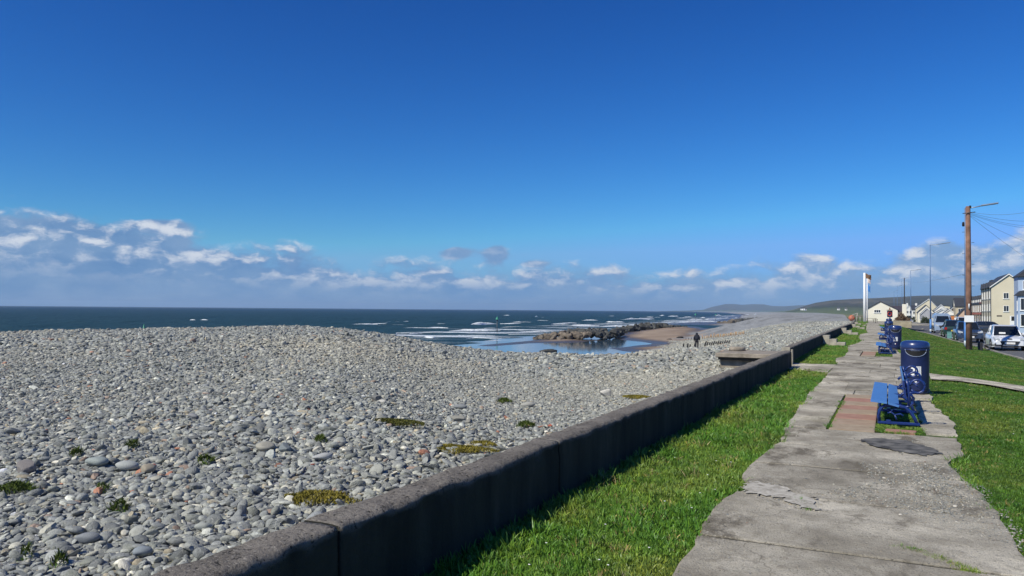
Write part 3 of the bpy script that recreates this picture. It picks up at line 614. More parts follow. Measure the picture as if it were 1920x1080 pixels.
def scatter(name, meshes, pos, rot, scl, idx, col, label, cat):
    c = bpy.data.collections.new(name+'_kinds')       # kept out of the scene
    for i, me in enumerate(meshes): c.objects.link(bpy.data.objects.new('%s_%02d' % (name, i), me))
    me = bpy.data.meshes.new(name); n = len(pos); me.vertices.add(n); me.vertices.foreach_set('co', np.asarray(pos, np.float32).ravel())
    for k, ty, dat, key in (('rot', 'FLOAT_VECTOR', rot, 'vector'), ('scl', 'FLOAT_VECTOR', scl, 'vector'), ('idx', 'INT', idx, 'value'), ('tint', 'FLOAT_COLOR', col, 'color')):
        at = me.attributes.new(k, ty, 'POINT'); at.data.foreach_set(key, np.asarray(dat, np.int32 if ty == 'INT' else np.float32).ravel())
    for m in meshes[0].materials: me.materials.append(m)
    o = bpy.data.objects.new(name, me); COL.objects.link(o)
    ng = bpy.data.node_groups.new(name, 'GeometryNodeTree'); ng.interface.new_socket('Geometry', in_out='INPUT', socket_type='NodeSocketGeometry'); ng.interface.new_socket('Geometry', in_out='OUTPUT', socket_type='NodeSocketGeometry')
    N = ng.nodes; gi = N.new('NodeGroupInput'); go_ = N.new('NodeGroupOutput'); ip = N.new('GeometryNodeInstanceOnPoints'); ci = N.new('GeometryNodeCollectionInfo')
    ci.inputs['Collection'].default_value = c; ci.inputs['Separate Children'].default_value = True; ci.inputs['Reset Children'].default_value = True
    ip.inputs['Pick Instance'].default_value = True
    def na(nm, ty): a = N.new('GeometryNodeInputNamedAttribute'); a.data_type = ty; a.inputs['Name'].default_value = nm; return a.outputs['Attribute']
    er = N.new('FunctionNodeEulerToRotation')
    L = ng.links.new; L(gi.outputs[0], ip.inputs['Points']); L(ci.outputs[0], ip.inputs['Instance']); L(na('idx', 'INT'), ip.inputs['Instance Index']); L(na('rot', 'FLOAT_VECTOR'), er.inputs[0]); L(er.outputs[0], ip.inputs['Rotation']); L(na('scl', 'FLOAT_VECTOR'), ip.inputs['Scale']); L(ip.outputs[0], go_.inputs[0])
    md = o.modifiers.new('scatter', 'NODES'); md.node_group = ng
    return tag(o, label, cat, kind='stuff')
def f_stone(s):
    v = opos(s); t_ = attr(s, 'tint', 'INSTANCER', 'Color'); n = s.noise(v, 2.2, 5, .6)
    c = s.mix(1.0, t_, s.ramp(n, [(.3, .72), (.5, 1.0), (.75, 1.25)]), 'MULTIPLY')
    vein = s.m('LESS_THAN', s.m('ABSOLUTE', s.m('SUBTRACT', s.noise(v, 1.1, 2), .5)), .006)
    c = s.mix(s.m('MULTIPLY', vein, .35), c, (.5, .48, .44))
    return {'Base Color': c, 'Roughness': .72, 'Specular IOR Level': .35, 'Normal': s.bump(s.noise(v, 6, 4), .35, .08)}
stm = mat('beach_stone', f_stone)
kinds = [pebble('stone', i, f_, r_, 2, a_, (stm,)) for i, (f_, r_, a_) in enumerate([(.36, .10, 0), (.48, .12, 0), (.30, .08, 0), (.6, .12, 0), (.38, .15, 1), (.45, .1, 1), (.56, .1, 1), (.33, .1, 1), (.42, .13, 0), (.7, .12, 1)])]
def radius_at(X, Y, r):
    base = np.minimum(np.maximum(.0245, r*.0013), np.interp(r, [0, 30, 45, 150], [.07, .044, .044, .060]))
    band_ = fbm(X*.09+4, Y*.13, 3, 17)
    near = np.clip(1-r/13, 0, 1)
    f = .74+.85*np.clip((band_-.38)*2.2, 0, 1)+.62*near
    return base*f
def make_stones():
    N0 = 2600000; th = rng.uniform(radians(-64), radians(3), N0); tq = rng.random(N0)**.7; lr = math.log(1.6)+tq*(math.log(150)-math.log(1.6)); r = np.exp(lr)
    X = r*np.sin(th); Y = r*np.cos(th); s_ = XW(Y)-X
    X1 = np.where(Y < 27, -3.06, XW(Y)-.15)
    z, s2, w2 = totalz(X, Y)
    a = radius_at(X, Y, r)
    # wanted per m2 = cover/(pi a^2); supplied per m2 = N0/(dtheta*dlogr*r^2)
    sup = N0*1.4286*tq**.4286/(radians(67)*(math.log(150)-math.log(1.6))*r*r)
    moss = np.zeros(len(X))
    for (mx, my, ra, rb) in MOSS: moss = np.maximum(moss, np.clip(1.35-((X-mx)/ra)**2-((Y-my)/rb)**2, 0, 1))
    cover = np.interp(r, [0, 25, 60, 150], [1.75, 1.75, 1.35, 1.1])*(1-.72*moss)*np.where((Y > 20) & (s_ < 5) & (fbm(X*.8, Y*.5, 4, 55) > .52), .5, 1)
    want = cover/(pi*a*a)
    jit_ = (fbm(X*.25, Y*.1, 3, 21)-.5)*10
    edge = np.clip((w2-1-s2+jit_)/3, 0, 1)
    ok = (rng.random(N0) < want/sup*edge) & (X < X1) & ~((X > -4.75) & (Y > 23.6) & (Y < 26.1))
    return X[ok], Y[ok], z[ok], a[ok], r[ok]
MOSSPX = [(860, 848, .34, .20, 'y'), (905, 838, .16, .10, 'y'), (592, 942, .26, .16, 'y'), (738, 797, .34, .22, 'm'), (30, 926, .24, .15, 'g'), (225, 962, .13, .08, 'g'), (385, 872, .13, .10, 'g'), (985, 803, .24, .14, 'g'), (250, 843, .12, .10, 'g'), (145, 858, .12, .10, 'g'), (945, 757, .22, .20, 'g'), (190, 925, .08, .05, 'g'), (50, 1052, .07, .05, 'g'), (112, 1066, .09, .06, 'g'), (600, 832, .12, .10, 'g'), (1195, 748, .25, .2, 'y'), (860, 1000, .01, .01, 'g')][:-1]
MOSSH = [hit(a[0], a[1]) for a in MOSSPX]
MOSSPX = [(a[0], a[1], a[2]*(.55 if a[4] == 'g' else 1.1), a[3]*(.72 if a[4] == 'g' else 1.1), a[4]) for a in MOSSPX]
MOSS = [(h.x, h.y, a[2], a[3]) for h, a in zip(MOSSH, MOSSPX)]
X, Y, Z, A, Rr = make_stones(); n = len(X); print('stones', n)
g_ = np.exp(rng.normal(0, .36, n)); big = rng.random(n) < .02; g_ = np.where(big, g_*1.55, g_); a = A*np.clip(g_, .45, 2.5)
pal = np.array([(.155, .165, .175), (.21, .22, .228), (.25, .262, .262), (.30, .308, .298), (.19, .20, .19), (.36, .355, .325), (.31, .275, .215), (.26, .195, .165), (.58, .56, .52), (.34, .16, .11)])
ci_ = rng.choice(10, n, p=[.20, .24, .205, .125, .10, .066, .035, .010, .016, .003]); tint = pal[ci_]*np.exp(rng.normal(0, .12, (n, 1)))
warm = np.clip(fbm(X*.22, Y*.12, 3, 61)*2.2-.9, 0, 1)[:, None]*np.clip((Y[:, None]-7)/10, 0, 1); tint = tint*(1-.5*warm)+np.array([.36, .335, .28])*.5*warm
tint = np.clip(tint*np.array([1.27, 1.24, 1.10])*np.exp(rng.normal(0, .14, (n, 1))), 0, .8); tint = np.where((ci_ == 8)[:, None] & (a > .06)[:, None], np.array([.30, .31, .30]), tint); tint = np.concatenate([tint, np.ones((n, 1))], 1)
tilt = np.where(rng.random(n) < .25, .6, .28)
rot = np.stack([rng.normal(0, 1, n)*tilt, rng.normal(0, 1, n)*tilt, rng.uniform(0, 2*pi, n)], -1)
scl = np.stack([a*rng.uniform(.95, 1.35, n), a*rng.uniform(.75, 1.05, n), a*rng.uniform(.8, 1.2, n)], -1)
pos = np.stack([X, Y, Z+a*(rng.uniform(-.05, .55, n))], -1)
scatter('shingle', kinds, pos, rot, scl, rng.integers(0, 10, n), tint, 'mass of rounded grey beach stones heaped up against the dark sea wall', 'shingle')
# loose grit lying over the worn patches of the path
def grit():
    P_ = []; r_ = np.random.default_rng(3)
    for poly, n_ in ((GRAV, 7000), (gpoly([(1392, 915), (1440, 905), (1490, 925), (1535, 945), (1505, 955), (1430, 930)], .02), 1800), (gpoly([(1612, 824), (1700, 826), (1768, 850), (1690, 848)], .02), 500)):
        xs = [p[0] for p in poly]; ys = [p[1] for p in poly]; x = r_.uniform(min(xs)-.25, max(xs)+.25, n_*4); y = r_.uniform(min(ys)-.35, max(ys)+.35, n_*4)
        d_ = polydist(x, y, poly); k_ = r_.random(len(x)) < np.clip(.5+d_/.22, 0, 1)*np.clip(fbm(x*3, y*3, 3, 7)*2.4-.6, .05, 1); P_.append(np.stack([x[k_], y[k_]], -1)[:n_])
    x = r_.uniform(-1.3, .8, 350); y = r_.uniform(4, 12.4, 350); P_.append(np.stack([x, y], -1)); return np.concatenate(P_)
Q = grit(); n = len(Q); a = np.exp(rng.normal(math.log(.0062), .35, n)); cg = pal[rng.choice(9, n, p=[.1, .15, .18, .2, .05, .12, .1, .02, .08])]*np.array([1.02, .98, .88]); cg = np.concatenate([cg, np.ones((n, 1))], 1)
scatter('grit', kinds[:6], np.stack([Q[:, 0], Q[:, 1], np.full(n, .015)], -1), np.stack([rng.normal(0, .3, n), rng.normal(0, .3, n), rng.uniform(0, 6.28, n)], -1), np.stack([a, a, a], -1), rng.integers(0, 6, n), cg, 'loose pale grit strewn over worn patches of the concrete path', 'grit')
# grass
def f_grass(s):
    t_ = attr(s, 'tint', 'INSTANCER', 'Color'); v = opos(s); z = s.n('ShaderNodeSeparateXYZ', {0: v}).outputs[2]
    c = s.mix(s.n('ShaderNodeMapRange', {0: s.noise(v, 30, 2), 1: .45, 2: .65}).outputs[0], t_, s.mix(1.0, t_, (1.7, 1.35, .9), 'MULTIPLY'))
    return {'Base Color': c, 'Roughness': .45, 'Specular IOR Level': .35}
grm = mat('grass_blade', f_grass)
def tuft(name, seed, nb=16, h=.06, spread=.05, wid=.0032):
    r = random.Random(seed); V = []; Fc = []
    for i in range(nb):
        a = r.uniform(0, 2*pi); d = spread*sqrt(r.random()); x = d*cos(a); y_ = d*sin(a); th_ = r.uniform(0, 2*pi); hh = h*r.uniform(.55, 1.25); ln = r.uniform(.1, .9)*hh; la = a+r.uniform(-1.4, 1.4)
        wx, wy = cos(th_)*wid, sin(th_)*wid; b = len(V)
        for k, (t_, w_) in enumerate(((0, 1), (.45, .9), (.8, .55), (1, 0))):
            ox = cos(la)*ln*t_**2; oy = sin(la)*ln*t_**2; z = hh*t_*(1-.25*t_*ln/hh)
            if w_: V += [(x+ox-wx*w_, y_+oy-wy*w_, z), (x+ox+wx*w_, y_+oy+wy*w_, z)]
            else: V.append((x+ox, y_+oy, z))
        Fc += [(b, b+1, b+3, b+2), (b+2, b+3, b+5, b+4), (b+4, b+5, b+6)]
    me = bpy.data.meshes.new(name); me.from_pydata(V, [], Fc); me.materials.append(grm); me.update(); return me
tufts = [tuft('tuft', i, 24, .034, .062) for i in range(6)]+[tuft('tuft', 10+i, 14, .066, .04) for i in range(2)]
def make_grass():
    PX = []
    N0 = 700000; th = rng.uniform(radians(-42), radians(12), N0); r = np.exp(rng.uniform(math.log(3.2), math.log(150), N0)); X = r*np.sin(th); Y = r*np.cos(th)
    xw = np.where(Y < 26.5, -2.76, np.interp(Y, [27.3, 31, 60, 97, 138], [-2.97, -3.04, -3.38, -3.67, -4.93]))
    lx = LX(Y); rx = RX(Y)
    wob = .05*(vnoise(X*9, Y*9, 2)-.5)
    left = (X > xw) & (X < lx+.01+wob) & ~((Y > 24.7+.6*vnoise(X*3, Y*0, 2)) & (Y < 28.1))
    right = (X > rx-.02+wob) & (X < KX(Y)-.03) & ~inpoly(X, Y, sp_) & ~(Y > 127)
    pad = ((X > -.20+wob) & (X < .47+wob) & (Y > 12.55) & (Y < 18) & (fbm(X*5, Y*3, 3, 5)+.35*(Y < 13.3) > .50) & ~((X > -.08) & (X < .36) & (Y > 12.72) & (Y < 13.03))) | ((X > -.52) & (X < .12) & (Y > 34) & (Y < 38.4)) | ((X > -.9) & (X < .0) & (Y > 51) & (Y < 56))
    seam = ((np.abs(X+.84) < .035) & (Y > 12.6) & (Y < 18) & (fbm(X*2, Y*4, 2, 9) > .42)) | ((np.abs(Y-18.02-.02*X) < .03) & (X < .3) & (X > -1.4) & (vnoise(X*4, Y*0, 3) > .6))
    far_ = (Y > 34) & left
    ok = left | right | pad | seam
    want = 520*np.clip((9/r), 0, 1)**1.15; want = np.where(pad | seam, want*.8, want); want = np.where(seam, want*2.0, want)
    bald = fbm(X*1.3, Y*1.0, 4, 44); edge = np.minimum(np.abs(X-lx), np.abs(X-rx)); want *= np.where((edge < .12) & (bald > .52), .35, 1)
    sup = N0/(radians(54)*(math.log(150)-math.log(3.2))*r*r)
    k = ok & (rng.random(N0) < want/sup); return X[k], Y[k], r[k], (pad | seam)[k]
X, Y, Rr, low = make_grass()
def line_tufts(pts, w, n):
    out = []
    for _ in range(n):
        t_ = random.random()*(len(pts)-1); i = int(t_); p = Vector(pts[i]).lerp(Vector(pts[i+1]), t_-i); out.append((p.x+random.gauss(0, w), p.y+random.gauss(0, w)))
    return out
cr = line_tufts([tuple(G(a, b)[:2]) for a, b in ((1686, 1030), (1720, 1036), (1760, 1050), (1800, 1066), (1828, 1078))], .022, 150)
cr += line_tufts([tuple(G(a, b)[:2]) for a, b in ((1492, 940), (1503, 950), (1514, 962))], .018, 34)
cr += line_tufts([tuple(G(a, b)[:2]) for a, b in ((1395, 905), (1410, 895), (1425, 880))], .05, 40)
for (mx, my, ra, rb), m_ in zip(MOSS, MOSSPX):
    for _ in range(3): 
        q = random.uniform(0, 2*pi); d_ = sqrt(random.random()); cr.append((mx+ra*d_*cos(q)*.8, my+rb*d_*sin(q)*.8))
cr = np.array(cr); X = np.concatenate([X, cr[:, 0]]); Y = np.concatenate([Y, cr[:, 1]]); low = np.concatenate([low, np.ones(len(cr), bool)]); Rr = np.hypot(X, Y)
n = len(X); print('tufts', n)
Z = np.where(X > -2.95, landz(X, Y)-.04, totalz(X, Y)[0]+.005); Z = np.where(low & (X > -2.95), landz(X, Y)-.012, Z)
sz = np.clip(Rr/8, 1, 6)**.12*np.exp(rng.normal(0, .18, n))*np.where(low, .5, 1); sz *= .62+.9*fbm(X*1.1, Y*1.1, 3, 14)
sz *= np.where(X > .8, .62, 1)*np.clip(1.25-(Rr-6)*.02, .7, 1.1)
nearwall = (X < -2.45) & (X > -3) & (Y < 26); sz *= np.where(nearwall, 1.25, 1)
base = np.array([.088, .205, .028]); yel = np.array([.18, .26, .05]); drk = np.array([.038, .125, .013])
m1 = np.clip((fbm(X*.8, Y*.8, 4, 71)-.46)*4, 0, 1)[:, None]; m2 = np.clip((fbm(X*1.4+5, Y*1.4, 3, 81)-.50)*4, 0, 1)[:, None]
col = base*(1-m1)+yel*m1*.9; col = col*(1-m2*.6)+drk*m2*.6; rgt = (X > .8)[:, None]; col = np.where(rgt, col*np.array([.74, .74, .7]), col)
dry_ = rng.random((n, 1)) < .035; col = np.where(dry_, np.array([.26, .23, .10]), col)
mo = np.zeros(n, bool)
for (mx, my, ra, rb), m_ in zip(MOSS, MOSSPX):
    if m_[4] != 'g': mo |= (((X-mx)/ra)**2+((Y-my)/rb)**2 < 1) & (X < -3)
col = np.where(mo[:, None], np.array([.20, .165, .035]), col); sz = np.where(mo, .32, sz); Z = np.where(mo, Z+.05, Z)
col = col*np.exp(rng.normal(0, .18, (n, 1))); col = np.concatenate([np.clip(col, 0, 1), np.ones((n, 1))], 1)
rot = np.stack([rng.normal(0, .12, n), rng.normal(0, .12, n), rng.uniform(0, 2*pi, n)], -1)
wsc = np.clip(Rr/9, 1, 8)[:, None]
scatter('grass', tufts, np.stack([X, Y, Z], -1), rot, np.concatenate([sz[:, None]*np.sqrt(wsc), sz[:, None]*np.sqrt(wsc), sz[:, None]], 1), rng.integers(0, 8, n), col, 'bright green grass either side of the cracked concrete path', 'grass')
dx_ = np.array([(random.uniform(-2.3, -1.5), random.uniform(4.6, 11)) for _ in range(14)]+[(random.uniform(1.1, 3.5), random.uniform(9, 22)) for _ in range(22)]); n = len(dx_)
scatter('daisies', kinds[:2], np.stack([dx_[:, 0], dx_[:, 1], np.full(n, .035)], -1), np.zeros((n, 3)), np.full((n, 3), .009), np.zeros(n), np.tile([.8, .8, .76, 1], (n, 1)), 'tiny white daisies dotted in the grass beside the path', 'daisies')
# ------------------------------------------------------------------ notable stones
def stone_mat(name, c): return plain(name, c, .75, var=.25, sc=14, bump=.3)
def at_beach(px, py): return hit(px, py)
def kpx(p): return F/max(.5, -(RM.transposed() @ (p-Vector((0, 0, CAMH)))).z)    # photo pixels per metre there
big_px = [(1136, 745, 27, (.55, .52, .45), 1, 'large pale white rock near the sea wall, the brightest on the shingle'),
 (1031, 803, 11, (.36, .10, .06), 1, 'small red brick fragment at the shingle edge by the wall top'),
 (497, 849, 38, (.33, .31, .25), 0, 'long flat tan stone beside a dark angular grey rock'),
 (534, 851, 34, (.17, .19, .19), 1, 'dark blue-grey angular rock beside the long tan stone'),
 (603, 867, 28, (.38, .38, .36), 0, 'pale oval stone standing out right of the dark angular rock'),
 (267, 1048, 34, (.22, .245, .26), 0, 'big blue-grey boulder in the bottom left foreground'),
 (162, 1022, 36, (.21, .22, .225), 0, 'wide flat grey stone left of the big foreground boulder'),
 (822, 863, 17, (.34, .31, .23), 1, 'tan cube-shaped stone in front of the yellow moss by the wall'),
 (856, 792, 24, (.27, .26, .22), 1, 'angular grey-brown rock with a dark hollow side in the middle of the beach'),
 (880, 796, 16, (.22, .21, .18), 1, 'upright dark-sided rock just right of the hollow rock'),
 (361, 787, 19, (.21, .21, .21), 0, 'dark grey stone standing proud on the middle shingle'),
 (438, 792, 23, (.42, .42, .36), 0, 'cream-grey oval stone in a row of three on the middle shingle'),
 (471, 792, 18, (.27, .28, .27), 0, 'rounded mid-grey stone right of the cream-grey oval one'),
 (277, 891, 34, (.30, .26, .19), 0, 'brown-tan rounded stone on the left shingle'),
 (238, 886, 38, (.36, .37, .34), 0, 'pale long stone touching the left of the brown-tan one'),
 (180, 879, 40, (.27, .30, .28), 0, 'flat pale green-grey slab of stone on the left shingle'),
 (46, 890, 46, (.20, .18, .165), 1, 'brown-grey boulder near the left edge of the photo'),
 (24, 817, 24, (.14, .15, .15), 1, 'dark pointed rock close to the left edge on the middle shingle'),
 (990, 765, 20, (.33, .32, .28), 0, 'tan-grey round stone beyond the middle of the wall'),
 (862, 770, 20, (.19, .20, .20), 0, 'dark oval stone lying alone right of centre on the shingle'),
 (383, 1000, 30, (.33, .34, .30), 0, 'pale greenish stone near the wall in the left foreground'),
 (705, 755, 22, (.17, .165, .15), 1, 'dark brown rock beside a pale stone in mid beach'),
 (717, 758, 14, (.45, .43, .38), 0, 'small pale stone touching the dark brown rock in mid beach'),
 (586, 877, 8, (.36, .09, .06), 1, 'tiny red brick chip left of the pale oval stone'),
 (287, 878, 9, (.36, .10, .07), 1, 'tiny red chip just above the brown-tan stone'),
 (1375, 671, 14, (.50, .48, .42), 1, 'white rock beside the brown concrete platform')]
for i, (px, py, w, c, ang, lab) in enumerate(big_px[:-1]):
    p = at_beach(px, py); r = w/kpx(p)/2
    me = pebble('rock', 100+i, .62 if ang else .5, .1, 3, bool(ang), (stone_mat('rock_%d' % i, c),))
    o = bpy.data.objects.new('rock' if r > .06 else 'stone', me); COL.objects.link(o); o.location = p+Vector((0, 0, r*.45+.02)); o.scale = (r*1.05, r*.8, r); o.rotation_euler = (random.uniform(-.1, .1), random.uniform(-.1, .1), random.uniform(-.5, .5)+YAW)
    tag(o, lab, 'stone', 'single stones standing out on the shingle')
# moss cushions
def f_moss(c1, c2):
    def f(s):
        v = opos(s); n = s.noise(v, 9, 5, .7); return {'Base Color': s.ramp(n, [(.3, c1), (.6, c2)]), 'Roughness': .95, 'Specular IOR Level': .1, 'Normal': s.bump(s.noise(v, 40, 4), 1.0, .03)}
    return f
mossy = mat('yellow_moss', f_moss((.13, .115, .02), (.30, .25, .05))); mossg = mat('green_moss', f_moss((.05, .08, .018), (.12, .16, .035))); mossb = mat('olive_moss', f_moss((.05, .055, .015), (.14, .14, .035)))
ML = ['wide yellow moss patch against the wall, largest on the shingle', 'small yellow moss scrap right of the widest patch against the wall', 'yellow-green moss patch by the first wall joint', 'olive moss patch among stones in mid beach', 'dark green weed cushion at the far left edge', 'green weed clump in the left foreground', 'green weed clump in a line with the pale flat stones', 'dark green weed strip near the wall right of centre', 'green weed tuft at mid left, larger of two', 'green weed tuft at mid left, smaller and further left', 'small green weed tuft below the white rock side of the beach', 'tiny green weed tuft left of the foreground clump', 'small green weed tuft in the bottom left corner', 'green weed tuft among foreground boulders at bottom left', 'green weed tuft right of the dark angular rock', 'thin yellow moss strip close to the wall, beyond the white rock']
for i, (h, m_) in enumerate(zip(MOSSH, MOSSPX)):
    ra, rb = m_[2], m_[3]; V = []; Fc = []; g_ = m_[4] == 'g'; rr3 = random.Random(i+50)
    for q in range(int(ra*rb*(30000 if g_ else 26000))):
        a_ = rr3.uniform(0, 2*pi); d_ = sqrt(rr3.random()); lim = 1+.9*(float(vnoise(np.array(cos(a_)*2+i*5), np.array(sin(a_)*2.), i))-.5)
        x = ra*d_*lim*cos(a_); y_ = rb*d_*lim*sin(a_); z = (.055 if g_ else .03)*(1-d_*d_); hh = rr3.uniform(.6, 1.3)*(.026 if g_ else .014); th_ = rr3.uniform(0, 2*pi); w_ = rr3.uniform(.003, .007); lx_, ly_ = rr3.gauss(0, hh*.8), rr3.gauss(0, hh*.8); b = len(V)
        V += [(x-cos(th_)*w_, y_-sin(th_)*w_, z-.01), (x+cos(th_)*w_, y_+sin(th_)*w_, z-.01), (x+lx_+cos(th_)*w_*.5, y_+ly_+sin(th_)*w_*.5, z+hh), (x+lx_-cos(th_)*w_*.5, y_+ly_-sin(th_)*w_*.5, z+hh)]; Fc.append((b, b+1, b+2, b+3))
    mb = MB().add(V, Fc); o = mb.build('moss_patch', {'y': mossy, 'g': mossg, 'm': mossb}[m_[4]]); o.location = (h.x, h.y, h.z+.035); o.rotation_euler = (0, 0, .2)
    tag(o, ML[i], 'moss', 'moss and weed patches on the shingle')
# ------------------------------------------------------------------ breakwaters
def f_rock(base, hi):
    def f(s):
        v = opos(s); n = s.noise(v, 1.6, 6, .65); rnd = s.n('ShaderNodeObjectInfo').outputs['Random']
        c = s.ramp(n, [(.3, base), (.7, hi)]); k = s.m('ADD', .65, s.m('MULTIPLY', rnd, .7))
        return {'Base Color': s.mix(1.0, c, s.n('ShaderNodeCombineColor', {0: k, 1: k, 2: k}).outputs[0], 'MULTIPLY'), 'Roughness': .85, 'Normal': s.bump(n, .7, .2)}
    return f
rdark = mat('rock_armour_dark', f_rock((.030, .032, .029), (.095, .092, .08))); rtan = mat('rock_armour_tan', f_rock((.070, .058, .043), (.19, .152, .112)))
def hull(name, seed, m_):
    r = np.random.default_rng(seed); bm = bmesh.new()
    for i in range(15):
        d = r.normal(size=3); d /= np.linalg.norm(d); d *= r.uniform(.8, 1.1); bm.verts.new((d[0]*1.1, d[1]*.95, d[2]*.78))
    g = bmesh.ops.convex_hull(bm, input=bm.verts); loose = [v for v in bm.verts if not v.link_faces]
    if loose: bmesh.ops.delete(bm, geom=loose, context='VERTS')
    bmesh.ops.bevel(bm, geom=list(bm.edges), offset=.05, segments=1, affect='EDGES')
    me = bpy.data.meshes.new(name); bm.to_mesh(me); bm.free(); me.materials.append(m_); return me
bmeshes = [[hull('boulder', 200+i, m_) for i in range(7)] for m_ in (rdark, rtan)]
def heap(prof, n, half, rmin, rmax, lab, labt, grp, seed, tanmax=0):
    r = random.Random(seed); xs = [p[0] for p in prof]
    for i in range(n):
        px = r.uniform(xs[0], xs[-1]); yb = float(np.interp(px, xs, [p[1] for p in prof])); yt = float(np.interp(px, xs, [p[2] for p in prof]))
        b = G(px, yb, SEA+.05); k_ = kpx(b); h = (yb-yt)/k_*.80; v = r.uniform(-1, 1); d_ = Vector((b.x, b.y)).normalized(); q = Vector((b.x, b.y))+d_*((v+1)*half)
        rad = r.uniform(rmin, rmax)*min(1, .35+h/2.2); z = SEA+max(0, h-rad*.6)*(1-v*v)**.7*(1.0 if v < 0 else 1.0)+rad*.15
        tan = px < tanmax and v < -.35+.5*r.random() and z < SEA+1.3
        o = bpy.data.objects.new('boulder', bmeshes[1 if tan else 0][r.randrange(6)]); COL.objects.link(o)
        o.location = (q.x, q.y, z); o.scale = (rad*r.uniform(.8, 1.25), rad*r.uniform(.8, 1.25), rad*r.uniform(.7, 1.1)); o.rotation_euler = (r.uniform(-.5, .5), r.uniform(-.5, .5), r.uniform(0, 6.28))
        u_ = (px-xs[0])/(xs[-1]-xs[0]); zone = 'at the left end' if u_ < .25 else 'left of the middle' if u_ < .5 else 'right of the middle' if u_ < .75 else 'at the right end'; row = 'low at the front' if v < -.55 else 'on the front slope' if v < -.1 else 'along the top' if v < .45 else 'low at the back'
        tag(o, '%s, %s, %s' % (labt if tan else lab, row, zone), 'boulder', grp+(', tan ones' if tan else ''))
heap([(1000, 635.5, 634), (1012, 636, 628), (1035, 637, 621), (1060, 637.5, 617), (1085, 638, 612.5), (1110, 638.5, 611.5), (1140, 638, 612), (1160, 635, 613), (1172, 630, 613)], 170, 5.0, .6, 1.1, 'dark grey boulder of the near breakwater heap', 'tan boulder of the near breakwater heap', 'boulders of the near breakwater', 4, 1105)
heap([(1165, 626, 612), (1182, 623, 609), (1200, 620, 604), (1216, 618, 601), (1235, 616, 603), (1255, 615, 608), (1272, 614, 611), (1290, 613.5, 612.6)], 75, 6.0, .9, 1.6, 'dark boulder in the taller rear breakwater heap', '', 'boulders of the breakwater rear end', 5)
heap([(1345, 606, 604), (1368, 607, 600), (1390, 606, 596.5), (1410, 604, 594.5), (1430, 600.5, 594), (1438, 598, 595.5)], 60, 8.0, 1.4, 2.6, 'grey-brown boulder of the far breakwater', 'tan boulder of the far breakwater', 'boulders of the far breakwater', 6, 1385)
# ------------------------------------------------------------------ stakes, driftwood, beacons
ork = plain('orange_driftwood', (.42, .25, .12), .85, var=.4, sc=8); dkw = plain('black_wood', (.025, .024, .023), .85, var=.4, sc=8)
def stake(px, py, hpx, m, lab, grp, lean=0.0):
    p = at_beach(px, py); k = kpx(p); h = hpx*(1.35 if m is ork else .8)/k+.22
    mb = MB(); mb.tube([(0, 0, -.3), (lean*.4*h, 0, h*.5), (lean*h, 0, h)], [.08, .07, .055] if m is ork else [.055, .045, .035], 6)
    o = mb.build('stake', m); o.location = p; tag(o, lab, 'stake', grp)
r = random.Random(9)
for i in range(24):
    t_ = i/23; stake(1317+t_*78, 636-t_*8.5+r.uniform(-.4, .4), r.uniform(3, 5.5)*(1-.4*t_), ork, 'weathered orange-brown stake in the old groyne line right of the walker', 'orange-brown groyne stakes', r.uniform(-.15, .5))
for i in range(12):
    t_ = i/11; stake(1320.5+t_*45, 651-t_*5.2, [5, 4, 2.5, 3, 4, 2.5, 3.5, 2.5, 2, 3.6, 2.6, 1.8][i], dkw, 'short black stake in the nearer groyne line right of the walker', 'black groyne stakes right of the walker', .35)
for px, py in ((1281, 654.2), (1289, 653.8), (1293.5, 653.4), (1302, 653), (1286, 637.5), (1291, 637.3), (1296, 636.8)): stake(px, py, 2.4, dkw, 'short black stub of a stake left of the walker on the beach', 'black stake stubs left of the walker', .1)
def log(px, py, lpx, hpx, m, lab):
    p = at_beach(px, py); k = kpx(p); L = lpx/k; h = max(.14, hpx/k)
    mb = MB(); mb.tube([(-L/2, 0, h*.25), (-L*.2, .1, h*.5), (L*.15, .05, h*.55), (L/2, 0, h*.35)], [h*.28, h*.42, h*.5, h*.4], 9); mb.tube([(L*.1, 0, h*.6), (L*.3, .1, h*1.05)], [h*.15, h*.06], 6)
    o = mb.build('driftwood_log', m); o.location = p; o.rotation_euler = (0, 0, YAW); tag(o, lab, 'driftwood')
log(1028, 661.5, 33, 7, plain('wet_log', (.05, .047, .042), .8, var=.5, sc=3), 'big dark driftwood log on the shingle edge above the tidal pool')
log(1275, 634, 13, 3.2, dkw, 'black tangle of driftwood on the sand left of the walker'); log(1255, 636.5, 10, 1.6, dkw, 'thin black driftwood on the sand further left of the tangle')
grn = plain('beacon_green', (.02, .22, .13), .5, var=.1); stl = plain('dark_steel', (.05, .06, .07), .5, .3, var=.2)
def beacon(px, yb, yt, sz, lab, dep=None):
    p = G(px, yb, SEA) if dep is None else DP(px, yb, dep); k = kpx(p); h = (yb-yt)/k
    t = thing('marker_beacon', lab, 'beacon', p); MB().tube([(0, 0, -3), (0, 0, h-sz*.8)], .11, 8).build('pole', stl, t)
    MB().lathe([(.001, 0), (sz*.55, 0), (.001, sz)], 12, (0, 0, h-sz), smooth=False).build('topmark', grn, t); return t
beacon(932, 624, 593, .8, 'slim steel beacon with green triangle topmark standing in the surf')
beacon(1304, 601, 587, 1.3, 'distant thin beacon post in the breakers above the walker'); beacon(1342, 600.5, 588, .9, 'most distant thin beacon post right of the one above the walker')
p = DP(270.5, 617, 170); k_ = kpx(p); t = thing('green_buoy', 'green conical sea marker just showing over the shingle crest on the left', 'buoy', (p.x, p.y, p.z))
